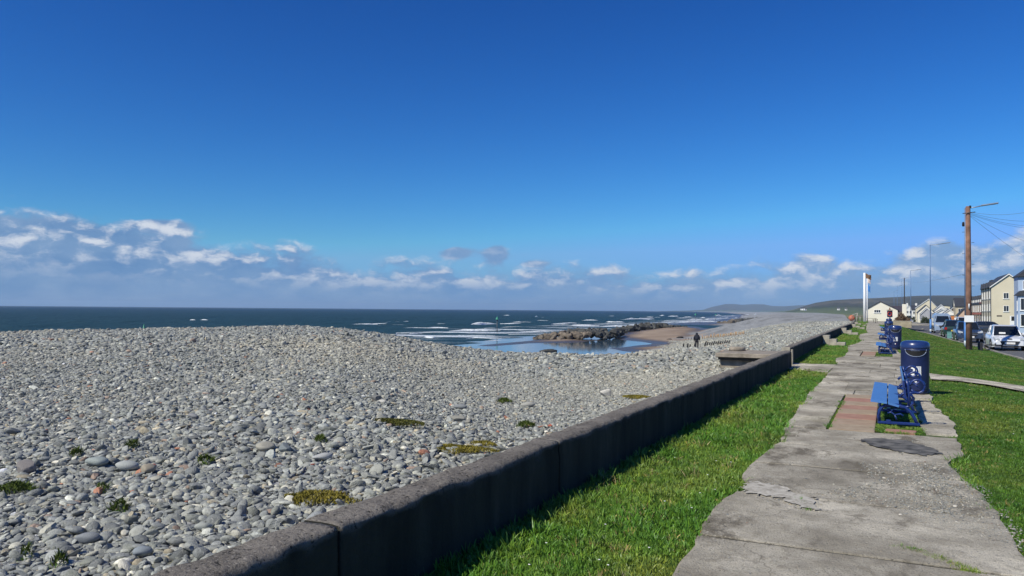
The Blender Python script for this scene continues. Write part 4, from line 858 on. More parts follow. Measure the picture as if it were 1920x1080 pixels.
MB().lathe([(.001, 0), (.62, .0), (.62, .35), (.25, .5), (.12, 1.3), (.001, 1.6)], 12, (-.1, 0, -.4)).build('cone', grn, t); MB().tube([(0, 0, -2.5), (0, 0, .2)], .2, 8).build('pole', stl, t)
# ------------------------------------------------------------------ benches and bins
navy = plain('navy_paint', (.010, .029, .145), .33, var=.15, sc=20, coat=.5); skyb = plain('blue_seat_paint', (.07, .195, .48), .45, var=.12, sc=9, bump=.15)
navd = plain('navy_plastic', (.014, .024, .085), .38, var=.15, sc=12, bump=.05); blk = plain('black_void', (.006, .006, .007), .8, var=.1); wht = plain('white_vinyl', (.80, .80, .78), .5, var=.05)
BL = 3.35
def casting():
    mb = MB(); W_ = .028
    def tb(pts, r_): mb.tube([(x, 0, z) for x, z in pts], r_, 8)
    mb.box(-.02, .57, -.03, .03, 0, .045, bev=.01); mb.box(.10, .17, -.035, .035, 0, .07, bev=.01)
    tb([(.005, .03), (-.005, .12), (.005, .20), (.05, .265), (.11, .30)], .026); tb([(.16, .295), (.26, .30), (.36, .275), (.44, .21), (.49, .12), (.53, .03)], .026)
    tb([(.07, .285), (.18, .29), (.30, .285)], .024); tb([(.12, .17), (.17, .19), (.22, .15), (.30, .17), (.34, .14)], .014); tb([(.17, .19), (.20, .24), (.27, .26)], .012); tb([(.22, .15), (.25, .07)], .012)
    tb([(.27, .275), (.36, .27), (.43, .295), (.475, .35), (.48, .42), (.445, .475), (.39, .50), (.33, .48), (.30, .44)], .022)
    tb([(.42, .30), (.415, .45), (.405, .60), (.385, .70)], .026)
    c = (.535, .605)
    tb([(c[0]+.10*cos(a_), c[1]+.10*sin(a_)) for a_ in np.linspace(-2.6, 3.1, 18)], .019); tb([(.40, .49), (.44, .50), (.50, .50)], .02); tb([(c[0]-.03, c[1]+.03), (c[0]+.01, c[1]-.01)], .0105)
    return mb.mesh('end_frame')
cast_me = casting()
def planks(rows, z_edge=.03):
    out = []
    for (x0, z0, x1, z1) in rows:
        d_ = Vector((x1-x0, 0, z1-z0)).normalized(); n_ = Vector((-d_.z, 0, d_.x)); mb = MB(); a_ = Vector((x0, 0, z0)); b_ = Vector((x1, 0, z1)); q = [a_, b_, b_-n_*z_edge, a_-n_*z_edge]
        e = .006; P4 = [a_+d_*e, b_-d_*e, b_-n_*e, b_-n_*z_edge, a_-n_*z_edge, a_-n_*e]
        mb.prism([(v.x, v.z) for v in P4], -.08, BL+.08); out.append(mb)
    return out
seat_m = [m_.mesh('seat_plank') for m_ in planks([(-.115, .372, .115, .350), (.135, .345, .285, .305)])]
back_m = [m_.mesh('back_plank') for m_ in planks([(.352, .435, .340, .555), (.338, .570, .325, .690)])]
bench0 = None
def bench(x, y, lab, rz=0, scale=1):
    global bench0
    if bench0 is None:
        t = thing('park_bench', lab, 'bench', (x, y, .02), rz, 'blue benches facing the sea along the path')
        for i in range(3):
            o = bpy.data.objects.new('end_frame', cast_me); cast_me.materials.append(navy) if not cast_me.materials else 0; COL.objects.link(o); o.parent = t; o.location = (0, BL*i/2, 0)
        for me, nm, m_ in ((seat_m[0], 'seat_plank', skyb), (seat_m[1], 'seat_plank', skyb), (back_m[0], 'back_plank', navy), (back_m[1], 'back_plank', navy)):
            me.materials.append(m_); o = bpy.data.objects.new(nm, me); COL.objects.link(o); o.parent = t
            o['label'] = 'light blue seat board' if 'seat' in nm else 'navy backrest board'
        bench0 = t; return t
    return dup(bench0, (x, y, .02), rz, lab)
bench(-.15, 13.42, 'nearest blue cast-iron bench, its light blue seat beside the red paving')
g2 = G(1648, 663.5, 0); g3 = G(1649, 637.5, 0); g4 = G(1652, 621, 0)
bench(g2.x, g2.y, 'second blue bench, low seat just left of the second navy bin', .01); bench(g3.x, g3.y, 'third blue bench, half hidden behind the second navy bin'); bench(g4.x, g4.y, 'farthest blue bench, small between the path and the furthest bins')
for k_ in (1, 2):
    g = G([0, 1655, 1656][k_], [0, 612.5, 608.5][k_], 0)
def wrap(poly, r_, off=.004):     # flat marks laid round the drum
    return [(sin(u/r_)*(r_+off), -cos(u/r_)*(r_+off), z) for u, z in poly]
def bin_():
    t = thing('litter_bin', '', 'bin', (0, 0, 0), 0, 'navy litter bins beside the benches'); r0 = .275
    MB().lathe([(.001, .06), (.262, .06), (.268, .10), (.278, .55), (.280, .92), (.286, .94), (.286, .965)], 40).build('drum', navd, t)
    MB().lathe([(.001, 0), (.25, 0), (.25, .03), (.235, .065)], 36).build('plinth', plain('bin_plinth', (.03, .035, .06), .6, var=.2), t)
    MB().lathe([(.288, .966), (.292, .985), (.290, 1.03), (.275, 1.085), (.235, 1.12), (.15, 1.135), (.001, 1.14)], 40).build('lid', plain('bin_lid', (.016, .035, .13), .3, var=.1, coat=.4), t)
    # smile-shaped mouth with a rim; its inner shade is a black patch on the drum
    top = [(u, .955) for u in np.linspace(-.225, .225, 15)]; low = [(.225*cos(a_), .955-.155*sin(a_)) for a_ in np.linspace(0, pi, 19)]
    mb = MB(); V = []; n_ = 15
    for u in np.linspace(-.222, .222, n_):
        zb = .955-.155*sqrt(max(0, 1-(u/.225)**2)); V += wrap([(u, .952), (u, zb)], .281, .003)
    mb.add(V, [(2*i, 2*i+1, 2*i+3, 2*i+2) for i in range(n_-1)]); mb.build('mouth_shade', blk, t)
    mb = MB(); mb.tube(wrap([(u, z) for u, z in low], .281, .004), .008, 6); mb.build('rim', plain('bin_rim', (.20, .24, .34), .4, var=.1), t)
    mb = MB(); mb.tube(wrap([(u, .925) for u in np.linspace(-.10, .08, 8)], .281, .006), .004, 5); mb.build('lip', plain('bin_rim', (.2, .24, .34)), t)
    def mark(poly, nm, m_):
        mb = MB(); mb.add(wrap(poly, .279, .004), [tuple(range(len(poly)))]); return mb.build(nm, m_, t)
    L = MB()
    def sub(poly): L.add(wrap(poly, .279, .005), [tuple(range(len(poly)))])
    sub([(-.075+.022*cos(a_), .585+.022*sin(a_)) for a_ in np.linspace(0, 2*pi, 12)[:-1]])
    sub([(-.10, .56), (-.06, .565), (-.025, .54), (-.022, .50), (-.05, .47), (-.075, .45), (-.09, .46), (-.055, .505), (-.06, .53), (-.10, .54)])
    sub([(-.11, .41), (-.05, .455), (-.03, .44), (-.085, .39), (-.05, .375), (-.02, .38), (-.02, .395), (-.07, .40)])
    for a_, b_ in ((.0, .030), (.035, .065), (.07, .095)): sub([(a_, .42), (b_, .42), (b_, .57), (a_, .57)])
    sub([(-.01, .40), (.10, .40), (.10, .418), (-.01, .418)]); sub([(.0, .573), (.095, .573), (.095, .592), (.0, .592)])
    L.build('emblem', wht, t)
    mark([(-.01+.024*cos(a_), .27+.024*sin(a_)) for a_ in np.linspace(0, 2*pi, 14)[:-1]], 'sticker', wht); mark([(.03, .255), (.04, .255), (.04, .28), (.03, .28)], 'red_mark', plain('red_vinyl', (.5, .03, .03), .5))
    return t
b0 = bin_(); p = G(1716, 738, 0); b0.location = (p.x, p.y, .015); b0.rotation_euler = (0, 0, .05); b0['label'] = 'nearest round navy litter bin with white emblem, behind the first blue bench'
for px, py, lab in ((1678.5, 655.5, 'second navy litter bin, right of the second blue bench'), (1666.5, 632, 'third navy litter bin, half hidden behind the second'), (1667, 618, 'fourth navy litter bin, its lid showing over the third')):
    p = G(px, py, 0); dup(b0, (p.x, p.y, .015), .05, lab)
# lifebuoy post beyond the bins
p = G(1668.5, 611, 0); k_ = kpx(p); t = thing('lifebuoy_post', 'dark post with a red lifebuoy and pointed cap rising above the row of bins', 'lifebuoy post', p)
MB().tube([(0, 0, 0), (0, 0, 1.5)], .09, 8).build('post', navd, t); MB().box(-.33, .33, -.06, .06, 1.15, 2.05, bev=.05).build('housing', navd, t); MB().lathe([(.40, 0), (.40, .05), (.1, .10), (.06, .35), (.001, .38)], 12, (0, 0, 2.08)).build('cap', plain('brown_cap', (.16, .09, .06), .7), t)
mb = MB(); mb.tube([(-.02+.22*cos(a_), -.11, 1.6+.26*sin(a_)) for a_ in np.linspace(0, 2*pi, 17)], .065, 8, caps=False); mb.build('lifebuoy', plain('lifebuoy_red', (.45, .05, .03), .5), t)
# ------------------------------------------------------------------ poles, lamps, wires
polew = plain('creosoted_wood', (.24, .13, .09), .9, var=.45, sc=2.5, bump=.5); lampm = plain('lamp_steel', (.28, .33, .40), .45, .4, var=.15); lampb = plain('lamp_blue', (.07, .20, .48), .5, var=.2, sc=3); whp = plain('white_gloss', (.80, .80, .78), .4, var=.05)
def lamp(px, yb, yt, lab, arm=1.6, loc=None):
    p = landhit(px, yb) if loc is None else loc; k = kpx(p); h = (yb-yt)/k
    t = thing('street_lamp', lab, 'street lamp', p, 0, 'blue-grey street lamps along the kerb')
    MB().tube([(0, 0, -.3), (0, 0, 1.6)], .115, 10).build('base', lampb, t); MB().tube([(0, 0, 1.6), (0, 0, h*.6), (0, 0, h)], [.08, .065, .05], 10).build('column', plain('lamp_column', (.13, .22, .38), .5, .2, var=.2, sc=1), t)
    MB().tube([(0, 0, 0), (0, 0, .35)], .122, 10).build('foot_band', plain('pale_band', (.5, .55, .58), .6), t)
    MB().tube([(0, 0, h-.05), (arm*.5, 0, h+.02), (arm*.85, 0, h+.10)], .035, 8).build('arm', lampm, t)
    M_ = Matrix.Translation((arm*.8, 0, h+.09)) @ Matrix.Rotation(-.12, 4, 'Y'); MB().box(0, .95, -.12, .12, -.035, .06, M=M_, bev=.03).build('lantern', lampm, t)
    return t
p1 = landhit(1817, 655); LQ = landhit(1811.5, 649)
lamp(1811.5, 649, 389, 'nearest street lamp, its blue column hidden close behind the wooden pole', 1.1, LQ)
lamp(1745, 622.5, 458.5, 'second street lamp, tall blue-grey column left of the van'); lamp(1708, 612.5, 507, 'third street lamp at the kerb left of the road bend', 1.3)
lamp(1691.5, 605, 522, 'fourth street lamp, thin, beside the dark telegraph pole', 1.2); lamp(1682.5, 603, 536, 'fifth street lamp, very thin above the white hut roof', 1.0); lamp(1676.5, 601, 546, 'farthest faint street lamp above the hut gable', .8)
def tpole(px, yb, yt, lab, r0, m_, step=True):
    p = landhit(px, yb); k = kpx(p); h = (yb-yt)/k; t = thing('telegraph_pole', lab, 'pole', p)
    lean = 0.0; MB().tube([(0, 0, -.3), (0, 0, h*.5), (0, 0, h-.1), (0, 0, h)], [r0, r0*.86, r0*.74, r0*.62], 14).build('shaft', m_, t)
    return t, p, h
t, tp, th_ = tpole(1817, 655, 386, 'nearest telegraph pole, thick reddish-brown timber with a white notice, standing on the lawn', .17, polew)
MB().box(-.24, .24, -.235, -.205, 1.55, 1.93, bev=.008).build('notice', whp, t); MB().tube([(0, -.2, 2.3), (0, -.225, 2.6)], .03, 6).build('marker_plate', whp, t)
MB().tube([(-.28, -.17, th_-.42), (.35, -.17, th_-.36)], .025, 6).build('bracket', stl, t); MB().lathe([(.05, 0), (.07, .05), (.06, .22), (.02, .26)], 10, (-.24, -.05, th_-1.15)).build('insulator', blk, t); MB().box(.06, .16, -.1, .05, th_-.1, th_+.03).build('top_clamp', blk, t)
for q in range(7): MB().tube([(.16*(1 if q % 2 else -1), 0, 3.0+q*.62), (.30*(1 if q % 2 else -1), 0, 3.0+q*.62)], .012, 5).build('foot_peg', stl, t)
t, tp2, th2 = tpole(1696, 600, 521, 'dark distant telegraph pole left of the far houses', .26, plain('dark_pole', (.045, .04, .045), .9))
wm = plain('wire', (.10, .12, .16), .6)
def wire(a, b, sag, lab):
    a = Vector(a); b = Vector(b); mb = MB(); mb.tube([a.lerp(b, t_)-Vector((0, 0, sag*4*t_*(1-t_))) for t_ in np.linspace(0, 1, 24)], .0075, 5); o = mb.build('overhead_wire', wm); tag(o, lab, 'wire')
top = tp+Vector((.1, -.15, th_-.35))
for i, (px, py, dd) in enumerate([(1990, 380, 40), (1990, 408, 52), (1990, 422, 56), (1990, 428, 60), (1990, 470, 75), (1990, 520, 92)]):
    wire(top+Vector((0, 0, -.05*i)), DP(px, py, dd), .35, ['topmost wire from the near telegraph pole to the right, almost level', 'second highest wire running right from the near pole', 'third wire running right from the near pole', 'fourth wire running right from the near pole, close under the third', 'sloping wire from the near pole toward the houses, upper of two', 'steepest wire from the near pole down toward the houses'][i])
wire(tp2+Vector((0, 0, th2-.2)), tp+Vector((-.2, 0, th_*.33+1.6)), 1.0, 'long sagging wire from the distant dark pole toward the near pole')
# flagpoles
p = G(1621.3, 606, 0); k_ = kpx(p); t = thing('flagpole', 'thick white flagpole at the end of the sea wall with tattered flag', 'flagpole', p)
MB().tube([(0, 0, 0), (0, 0, 4), (0, 0, 94.5/k_)], [.23, .21, .17], 12).build('shaft', whp, t)
def cloth(w, h, n, seed, m_, nm, org, par):
    V = []; r_ = random.Random(seed)
    for i in range(n+1):
        for j in range(n+1):
            u, v = i/n, j/n; V.append((org[0]+u*w, org[1]+.12*w*sin(u*7+v*2)*u, org[2]-v*h-u*h*.45+.06*h*sin(u*9+j)))
    mb = MB().add(V, grid_faces(n+1, n+1).tolist(), True); o = mb.build(nm, m_, par); sd = o.modifiers.new('thick', 'SOLIDIFY'); sd.thickness = .01; return o
cloth(.85, .75, 10, 1, plain('faded_flag', (.16, .09, .05), .9, var=.7, sc=6), 'flag', (.15, 0, 94.5/k_-.1), t)
p = G(1626.2, 604.5, 0); k_ = kpx(p); t = thing('flagpole', 'slimmer white flagpole right behind the thick one, with a blue pennant', 'flagpole', p)
MB().tube([(0, 0, 0), (0, 0, 85/k_)], [.12, .08], 10).build('shaft', whp, t); cloth(.45, 1.1, 8, 2, plain('blue_flag', (.06, .22, .55), .9, var=.2), 'flag', (.05, 0, 72/k_), t); cloth(.5, .9, 8, 3, plain('white_flag', (.6, .5, .45), .9, var=.3), 'flag', (.05, 0, 85/k_), t)
# picnic table
p = G(1634, 605.5, 0); t = thing('picnic_table', 'weathered wooden picnic table with attached benches by the flagpoles', 'picnic table', p); pw = plain('grey_timber', (.13, .105, .085), .9, var=.3)
MB().box(-.85, .85, -.38, .38, .74, .79, bev=.01).build('tabletop', pw, t)
for y_ in (-.7, .7): MB().box(-.85, .85, y_-.13, y_+.13, .43, .47, bev=.01).build('seat', pw, t)
for x in (-.6, .6): MB().box(x-.04, x+.04, -.8, .8, .37, .42).box(x-.05, x+.035, -.35, -.27, 0, .73).box(x-.05, x+.035, .27, .35, 0, .73).build('leg_frame', pw, t)
p = G(1641, 604.6, 0); t = thing('stool', 'small pale-topped bench table right of the picnic table', 'stool', p); MB().box(-.45, .45, -.25, .25, .52, .62, bev=.02).build('top', pale, t); MB().box(-.35, -.27, -.2, .2, 0, .52).box(.27, .35, -.2, .2, 0, .52).build('legs', plain('dark_legs', (.05, .045, .04), .8), t)
# lifebuoy and rail on the shingle
p = DP(1597, 600.5, 132); p.z = float(totalz(np.array(p.x), np.array(p.y))[0])-.05; t = thing('orange_float', 'round faded orange float in a pale frame on the shingle left of the flagpoles', 'float', p)
mb = MB(); mb.lathe([(.001, 0), (.3, .06), (.52, .35), (.52, .65), (.3, .95), (.001, 1.05)], 14, (0, 0, .1)); mb.build('ball', plain('faded_orange', (.45, .14, .08), .7, var=.2), t)
MB().tube([(-.5, -.3, 0), (.2, 0, 1.2), (.9, 0, 1.45)], .05, 6).tube([(.7, -.3, 0), (.9, 0, 1.45)], .05, 6).tube([(.2, 0, .9), (1.3, 0, .9)], .05, 6).tube([(1.3, 0, 0), (1.3, 0, .95)], .05, 6).build('frame', plain('pale_frame', (.45, .42, .38), .8), t)
p = DP(1608, 600, 128); p.z = .35; t = thing('railing', 'low grey rail between the orange float and the flagpole', 'railing', p); MB().tube([(-.9, 0, .75), (.9, 0, .75)], .04, 6).build('rail', pw, t)
for x in (-.85, 0, .85): MB().tube([(x, 0, -.3), (x, 0, .74)], .04, 6).build('post', pw, t)
# planter with shrub
pl = G(1673, 610.5, 0); t = thing('planter_wall', 'low beige block wall of a raised bed in front of the hut', 'wall', (pl.x, pl.y, 0))
bw = plain('block_wall', (.34, .29, .20), .9, var=.25, sc=1.5); MB().box(0, 2.35, 0, .25, -.3, .58, bev=.02).build('front_wall', bw, t); MB().box(-.02, 2.37, -.02, .27, .58, .66, bev=.01).build('coping', plain('coping', (.42, .38, .30), .9), t)
MB().box(2.1, 2.35, .25, 14, -.3, .56).build('side_wall', bw, t); MB().box(0, .25, .25, 14, -.3, .56).build('side_wall', bw, t); MB().box(.25, 2.1, .25, 14, -.3, .50).build('soil', plain('soil', (.09, .07, .045), .95), t)
leafm = {}
def shrub(name, lab, cat, loc, rx_, ry_, rz_, n, c, leaf=.09, seed=1):
    r_ = np.random.default_rng(seed); V = []; Fc = []
    for i in range(n):
        d_ = r_.normal(size=3); d_ /= np.linalg.norm(d_); d_[2] = abs(d_[2]); q = d_*(r_.uniform(.45, 1.0)**.6)*(1+.25*sin(d_[0]*5+seed)+.2*sin(d_[1]*7)); cpt = Vector((q[0]*rx_, q[1]*ry_, q[2]*rz_+.05))
        u = Vector(r_.normal(size=3)).normalized(); w = u.cross(Vector(r_.normal(size=3))).normalized(); L = leaf*r_.uniform(.6, 1.4); b = len(V)
        V += [cpt-u*L, cpt+w*L*.5, cpt+u*L, cpt-w*L*.5]; Fc.append((b, b+1, b+2, b+3))
    t = thing(name, lab, cat, loc); MB().add(V, Fc).build('foliage', plain('leaf_'+name+str(seed), c, .7, var=.5, sc=2), t)
    mb = MB()
    for i in range(5): a_ = i*1.26; mb.tube([(0, 0, -.2), (cos(a_)*rx_*.3, sin(a_)*ry_*.3, rz_*.4), (cos(a_)*rx_*.5, sin(a_)*ry_*.5, rz_*.7)], [.05, .035, .015], 5)
    mb.build('stems', plain('bark', (.08, .06, .045), .9), t); return t
shrub('dead_shrub', 'brown dried shrub on the raised bed in front of the hut', 'shrub', (pl.x+1.25, pl.y+6, .5), .95, 1.6, .95, 1800, (.13, .08, .045), .10, 2)
# ------------------------------------------------------------------ houses
def render_(name, c): return plain(name, c, .85, var=.07, sc=.35)
slate = plain('slate_roof', (.040, .043, .052), .6, var=.3, sc=3, bump=.3); glassm = mat('window_glass', lambda s: {'Base Color': (.018, .022, .028), 'Roughness': .06, 'Specular IOR Level': .7}); wfr = plain('window_white', (.80, .80, .78), .45, var=.04)
white_r = render_('white_render', (.72, .71, .67)); cream_r = render_('cream_render', (.64, .57, .42)); pale_r = render_('off_white_render', (.76, .71, .58)); blue_r = render_('pale_blue_render', (.38, .47, .60)); beige_r = render_('beige_render', (.52, .44, .31)); grey_r = render_('grey_render', (.36, .36, .38)); brickr = plain('orange_render', (.50, .18, .06), .85, var=.2, sc=1)
def win(t, face, u, z, w, h, nm='window', mull=1, off=0.0):
    # face 'f': wall in the plane y=off looking to -Y ; face 'l': wall in the plane x=off looking to -X
    fr = MB(); b = .07; dd = .05
    def bx(mb, u0, u1, z0, z1, d0, d1):
        if face == 'f': mb.box(u0, u1, off-d1, off-d0, z0, z1)
        else: mb.box(off-d1, off-d0, u0, u1, z0, z1)
    bx(fr, u-w/2, u+w/2, z, z+b, 0, dd); bx(fr, u-w/2, u+w/2, z+h-b, z+h, 0, dd); bx(fr, u-w/2, u-w/2+b, z+b, z+h-b, 0, dd); bx(fr, u+w/2-b, u+w/2, z+b, z+h-b, 0, dd)
    for k in range(mull): q = u-w/2+w*(k+1)/(mull+1); bx(fr, q-.03, q+.03, z+b, z+h-b, 0, dd*.8)
    f = fr.build(nm, wfr, t); p = MB(); bx(p, u-w/2+b, u+w/2-b, z+b, z+h-b, .004, .02); p.build('pane', glassm, f); q = MB(); bx(q, u-w/2-.08, u+w/2+.08, z-.09, z-.002, 0, .12); q.build('sill', wfr, f)
def door(t, face, u, w, h, m, off=0.0):
    mb = MB(); (mb.box(u-w/2, u+w/2, off-.05, off-.003, 0.05, h) if face == 'f' else mb.box(off-.05, off-.003, u-w/2, u+w/2, 0.05, h)); o = mb.build('door', m, t)
    mb = MB(); (mb.box(u+w*.3, u+w*.38, off-.09, off-.052, 1, 1.1) if face == 'f' else mb.box(off-.09, off-.052, u+w*.3, u+w*.38, 1, 1.1)); mb.build('handle', stl, o)
def gable_house(t, w, d, eave, ridge, wm_, rm=slate, axis='y', over=.25, barge=True, th=.16, ap=None):
    mb = MB(); a = w/2 if ap is None else ap
    if axis == 'y': mb.prism([(0, -.6), (w, -.6), (w, eave), (a, ridge), (0, eave)], 0, d, 'y')
    else: mb.prism([(0, -.6), (d, -.6), (d, eave), (d/2, ridge), (0, eave)], 0, w, 'x')
    mb.build('wall', wm_, t); rf = MB(); span = a if axis == 'y' else d/2; L = w if axis == 'y' else d; s1 = (ridge-eave)/span; s2 = (ridge-eave)/(L-span)
    e0 = (-over, eave-over*s1); e1 = (L+over, eave-over*s2); poly = [(e0[0], e0[1]+.01), (span, ridge+.01), (e1[0], e1[1]+.01), (e1[0], e1[1]+th), (span, ridge+th+.02), (e0[0], e0[1]+th)]
    rf.prism(poly, -over*.8, (d if axis == 'y' else w)+over*.8, axis if axis == 'y' else 'x'); r_ = rf.build('roof', rm, t)
    if barge:
        for end in ((-over*.8-.05, -over*.8-.002), ((d if axis == 'y' else w)+over*.8+.002, (d if axis == 'y' else w)+over*.8+.05)):
            mb = MB(); mb.prism([(e0[0], e0[1]-.05), (span, ridge-.08), (e1[0], e1[1]-.05), (e1[0], e1[1]+th-.01), (span, ridge+th-.01), (e0[0], e0[1]+th-.01)], end[0], end[1], axis if axis == 'y' else 'x'); mb.build('bargeboard', wfr, r_)
    return r_
def chimney(r_, x, y, z0, z1, w=.7, m=None):
    mb = MB().box(x-w/2, x+w/2, y-w*.4, y+w*.4, z0, z1); o = mb.build('chimney', m or white_r, r_); return o
def HP(px, dep):
    q = DP(px, 587, dep); z = float(R_(np.array(q.y)))+.08 if q.x > 2 else float(landz(np.array(q.x), np.array(q.y))); return Vector((q.x, q.y, z)), F/dep
# hut at the end of the promenade
q = G(1624, 601.5, 0); k = kpx(q); t = thing('gabled_hut', 'cream-white gabled hut with one dark window, closing the end of the path', 'hut', (q.x, q.y, 0))
hw = 53/k; rf = gable_house(t, hw, 9, 20.5/k, 35.5/k, pale_r, barge=False, over=.18, ap=hw*.46); win(t, 'f', 19/k, 15/k, 11/k, 6/k, mull=2)
MB().box(hw+.01, hw+1.5, 1.5, 8, -.3, 17/k).build('wing_wall', white_r, t); MB().prism([(1.2, 17/k), (8.2, 17/k), (4.7, 28.5/k)], hw-1.6, hw+1.3, 'x').build('wing_roof', plain('wing_slate', (.05, .042, .055), .7), t)
MB().box(hw+.85, hw+1.7, .6, 1.4, -.3, 31.5/k, bev=.03).build('chimney', pale_r, t); door(t, 'f', hw+.42, .55, 1.5, blk, 1.5)
# far cluster beyond the bend
def house_at(px, dep, wpx, dpx, e, r_, wm_, lab, nm='house', rm=slate, wins=(), axis='y', rz=0.0, lw=(), chim=None, over=.25, cat='house', zoff=0.0, depth=None, barge=True, dr=None, ap=None):
    q, k = HP(px, dep); t = thing(nm, lab, cat, (q.x, q.y, q.z+zoff), rz); w = wpx/k; d = depth or dpx/k
    rf = gable_house(t, w, d, e, r_, wm_, rm, axis, over, barge, ap=ap)
    for (u, z, ww, hh) in wins: win(t, 'f', u*w, z, ww, hh)
    for (v, z, ww, hh) in lw: win(t, 'l', v*d, z, ww, hh)
    if chim: chimney(rf, chim[0]*w, chim[1]*d, chim[2], chim[3])
    if dr: door(t, 'f', dr*w, .95, 2.1, stl)
    return t, w, d
house_at(1697, 330, 13, 0, 4.6, 6.2, white_r, 'small white two-storey house at the far left of the distant group', wins=[(.3, 3.0, .9, 1.1), (.72, 3.0, .9, 1.1), (.5, .9, 1.6, 1.2)], depth=9, chim=(.3, .4, 5.6, 7.4))
house_at(1710, 300, 15, 0, 4.4, 6.0, white_r, 'white house with dark windows right of the dark telegraph pole', wins=[(.25, 2.8, .9, 1.0), (.7, 2.8, .9, 1.0), (.3, .7, 1.2, 1.2)], depth=9, chim=(.5, .5, 5.5, 7.0), axis='x', dr=.75)
house_at(1717, 285, 36, 0, 5.0, 8.3, cream_r, 'large distant house with wide white bargeboards over a grey gable', wins=[(.2, 3.3, .8, 1.1), (.2, .8, .8, 1.2), (.75, 3.3, .9, 1.0)], depth=10, rm=slate, ap=4.3)
house_at(1721, 262, 27, 0, 3.4, 5.8, pale_r, 'pale cream gabled house in front of the one with white bargeboards', wins=[(.15, 1.0, .5, 2.2)], depth=8, barge=False)
house_at(1727, 248, 20, 0, 2.9, 4.7, grey_r, 'small grey-white gabled outbuilding behind the round dark bush', wins=[(.45, 1.2, .6, .9)], depth=6, barge=True)
q, k = HP(1736, 232); shrub('round_bush', 'large round dark green bush in front of the grey gable, beside the road', 'bush', q, 1.7, 1.5, 1.75, 2600, (.035, .05, .018), .13, 3)
q, k = HP(1706, 270); shrub('hedge', 'dark hedge in front of the white houses at the bend', 'hedge', q, 1.6, 1.2, 1.9, 1300, (.025, .04, .018), .14, 4)
house_at(1752, 235, 28, 0, 2.9, 4.3, white_r, 'low white house with a dark roof behind the grey van', wins=[(.3, .9, 1.0, 1.1)], depth=8, rm=slate)
house_at(1763, 300, 16, 0, 5.9, 6.1, cream_r, 'flat-topped cream upper storey showing above the orange wall', wins=[(.3, 4.3, .8, .9), (.72, 4.3, .8, .9)], depth=8, barge=False, nm='flat_roofed_house')
house_at(1752, 262, 22, 0, 4.2, 6.0, white_r, 'white house partly hidden behind the low white one, with grey roof', wins=[(.4, 3, .8, .8)], depth=7)
house_at(1768, 222, 22, 0, 2.8, 4.1, white_r, 'white gabled garage whose right side is painted orange', depth=7, wins=[(.18, 1.5, .5, .5)])
t_, k = HP(1770.5, 220); t = thing('orange_shed', 'flat orange-brown shed wall in front of the white gable', 'shed', t_); MB().box(0, 2.5, 0, 4, -.3, 2.35).build('wall', brickr, t); MB().box(-.1, 2.6, -.1, 4.1, 2.35, 2.5).build('roof', slate, t); MB().box(.3, 2.3, -.04, -.003, .1, .7).build('plinth', white_r, t)
house_at(1781, 250, 14, 0, 4.0, 5.3, plain('brown_brick', (.13, .085, .065), .9, var=.3), 'dark brown house between the orange shed and the beige block', wins=[(.5, 2.4, .8, .9)], depth=8)
house_at(1791.5, 215, 26, 0, 5.0, 7.2, beige_r, 'beige block with a dark slate roof just left of the telegraph pole', wins=[(.3, 3.3, 1.0, 1.1), (.75, 3.3, 1.0, 1.1)], axis='x', depth=8, barge=False, chim=(.05, .5, 5.2, 7.0))
house_at(1797, 200, 20, 0, 2.6, 4.2, plain('pink_render', (.56, .40, .30), .85, var=.08), 'low pinkish gabled extension in front of the beige block', wins=[(.75, 1.0, .6, 1.0)], depth=6, barge=False)
# terrace facing the road
stone_r = plain('terrace_stone', (.42, .34, .25), .9, var=.25, sc=1.2); redt = plain('red_tiles', (.22, .07, .05), .8, var=.25, sc=2)
q0, k = HP(1859, 160); TX = q0.x
labs = ['terraced house next to the cream block, white dormer and bay', 'terraced house second from the cream block', 'terraced house third from the cream block', 'terraced house at the far end of the row, right of the telegraph pole']
def terrace(y, lab, rm):
    t = thing('terraced_house', lab, 'house', (TX+.6, y, -1.2), 0, 'terraced houses facing the road'); L = 8.2
    rf = gable_house(t, 9, L, 5.4, 8.2, stone_r, rm, 'y', .15, False)
    for v in (.27, .73):
        win(t, 'l', v*L, .8, 1.5, 1.6); win(t, 'l', v*L, 3.4, 1.2, 1.5)
    for v in (.27, .73):
        mb = MB(); mb.box(.2, 2.0, v*L-.55, v*L+.55, 5.3, 6.6); o = mb.build('dormer', white_r, rf); MB().prism([(v*L-.75, 6.6), (v*L+.75, 6.6), (v*L, 7.4)], .0, 2.9, 'x').build('dormer_roof', slate, o)
        mb = MB().box(.15, .195, v*L-.4, v*L+.4, 5.6, 6.45); mb.build('dormer_window', glassm, o)
        MB().prism([(-.9, 2.7), (0, 3.2), (0, 2.75)], v*L-1.1, v*L+1.1, 'y').build('porch_roof', redt, t)
    chimney(rf, 4.5, .3, 7.6, 9.2, .8, stone_r); return t
y = 209.0
for i, lab in enumerate(labs): terrace(y, lab, redt if i == 0 else slate); y += 8.4
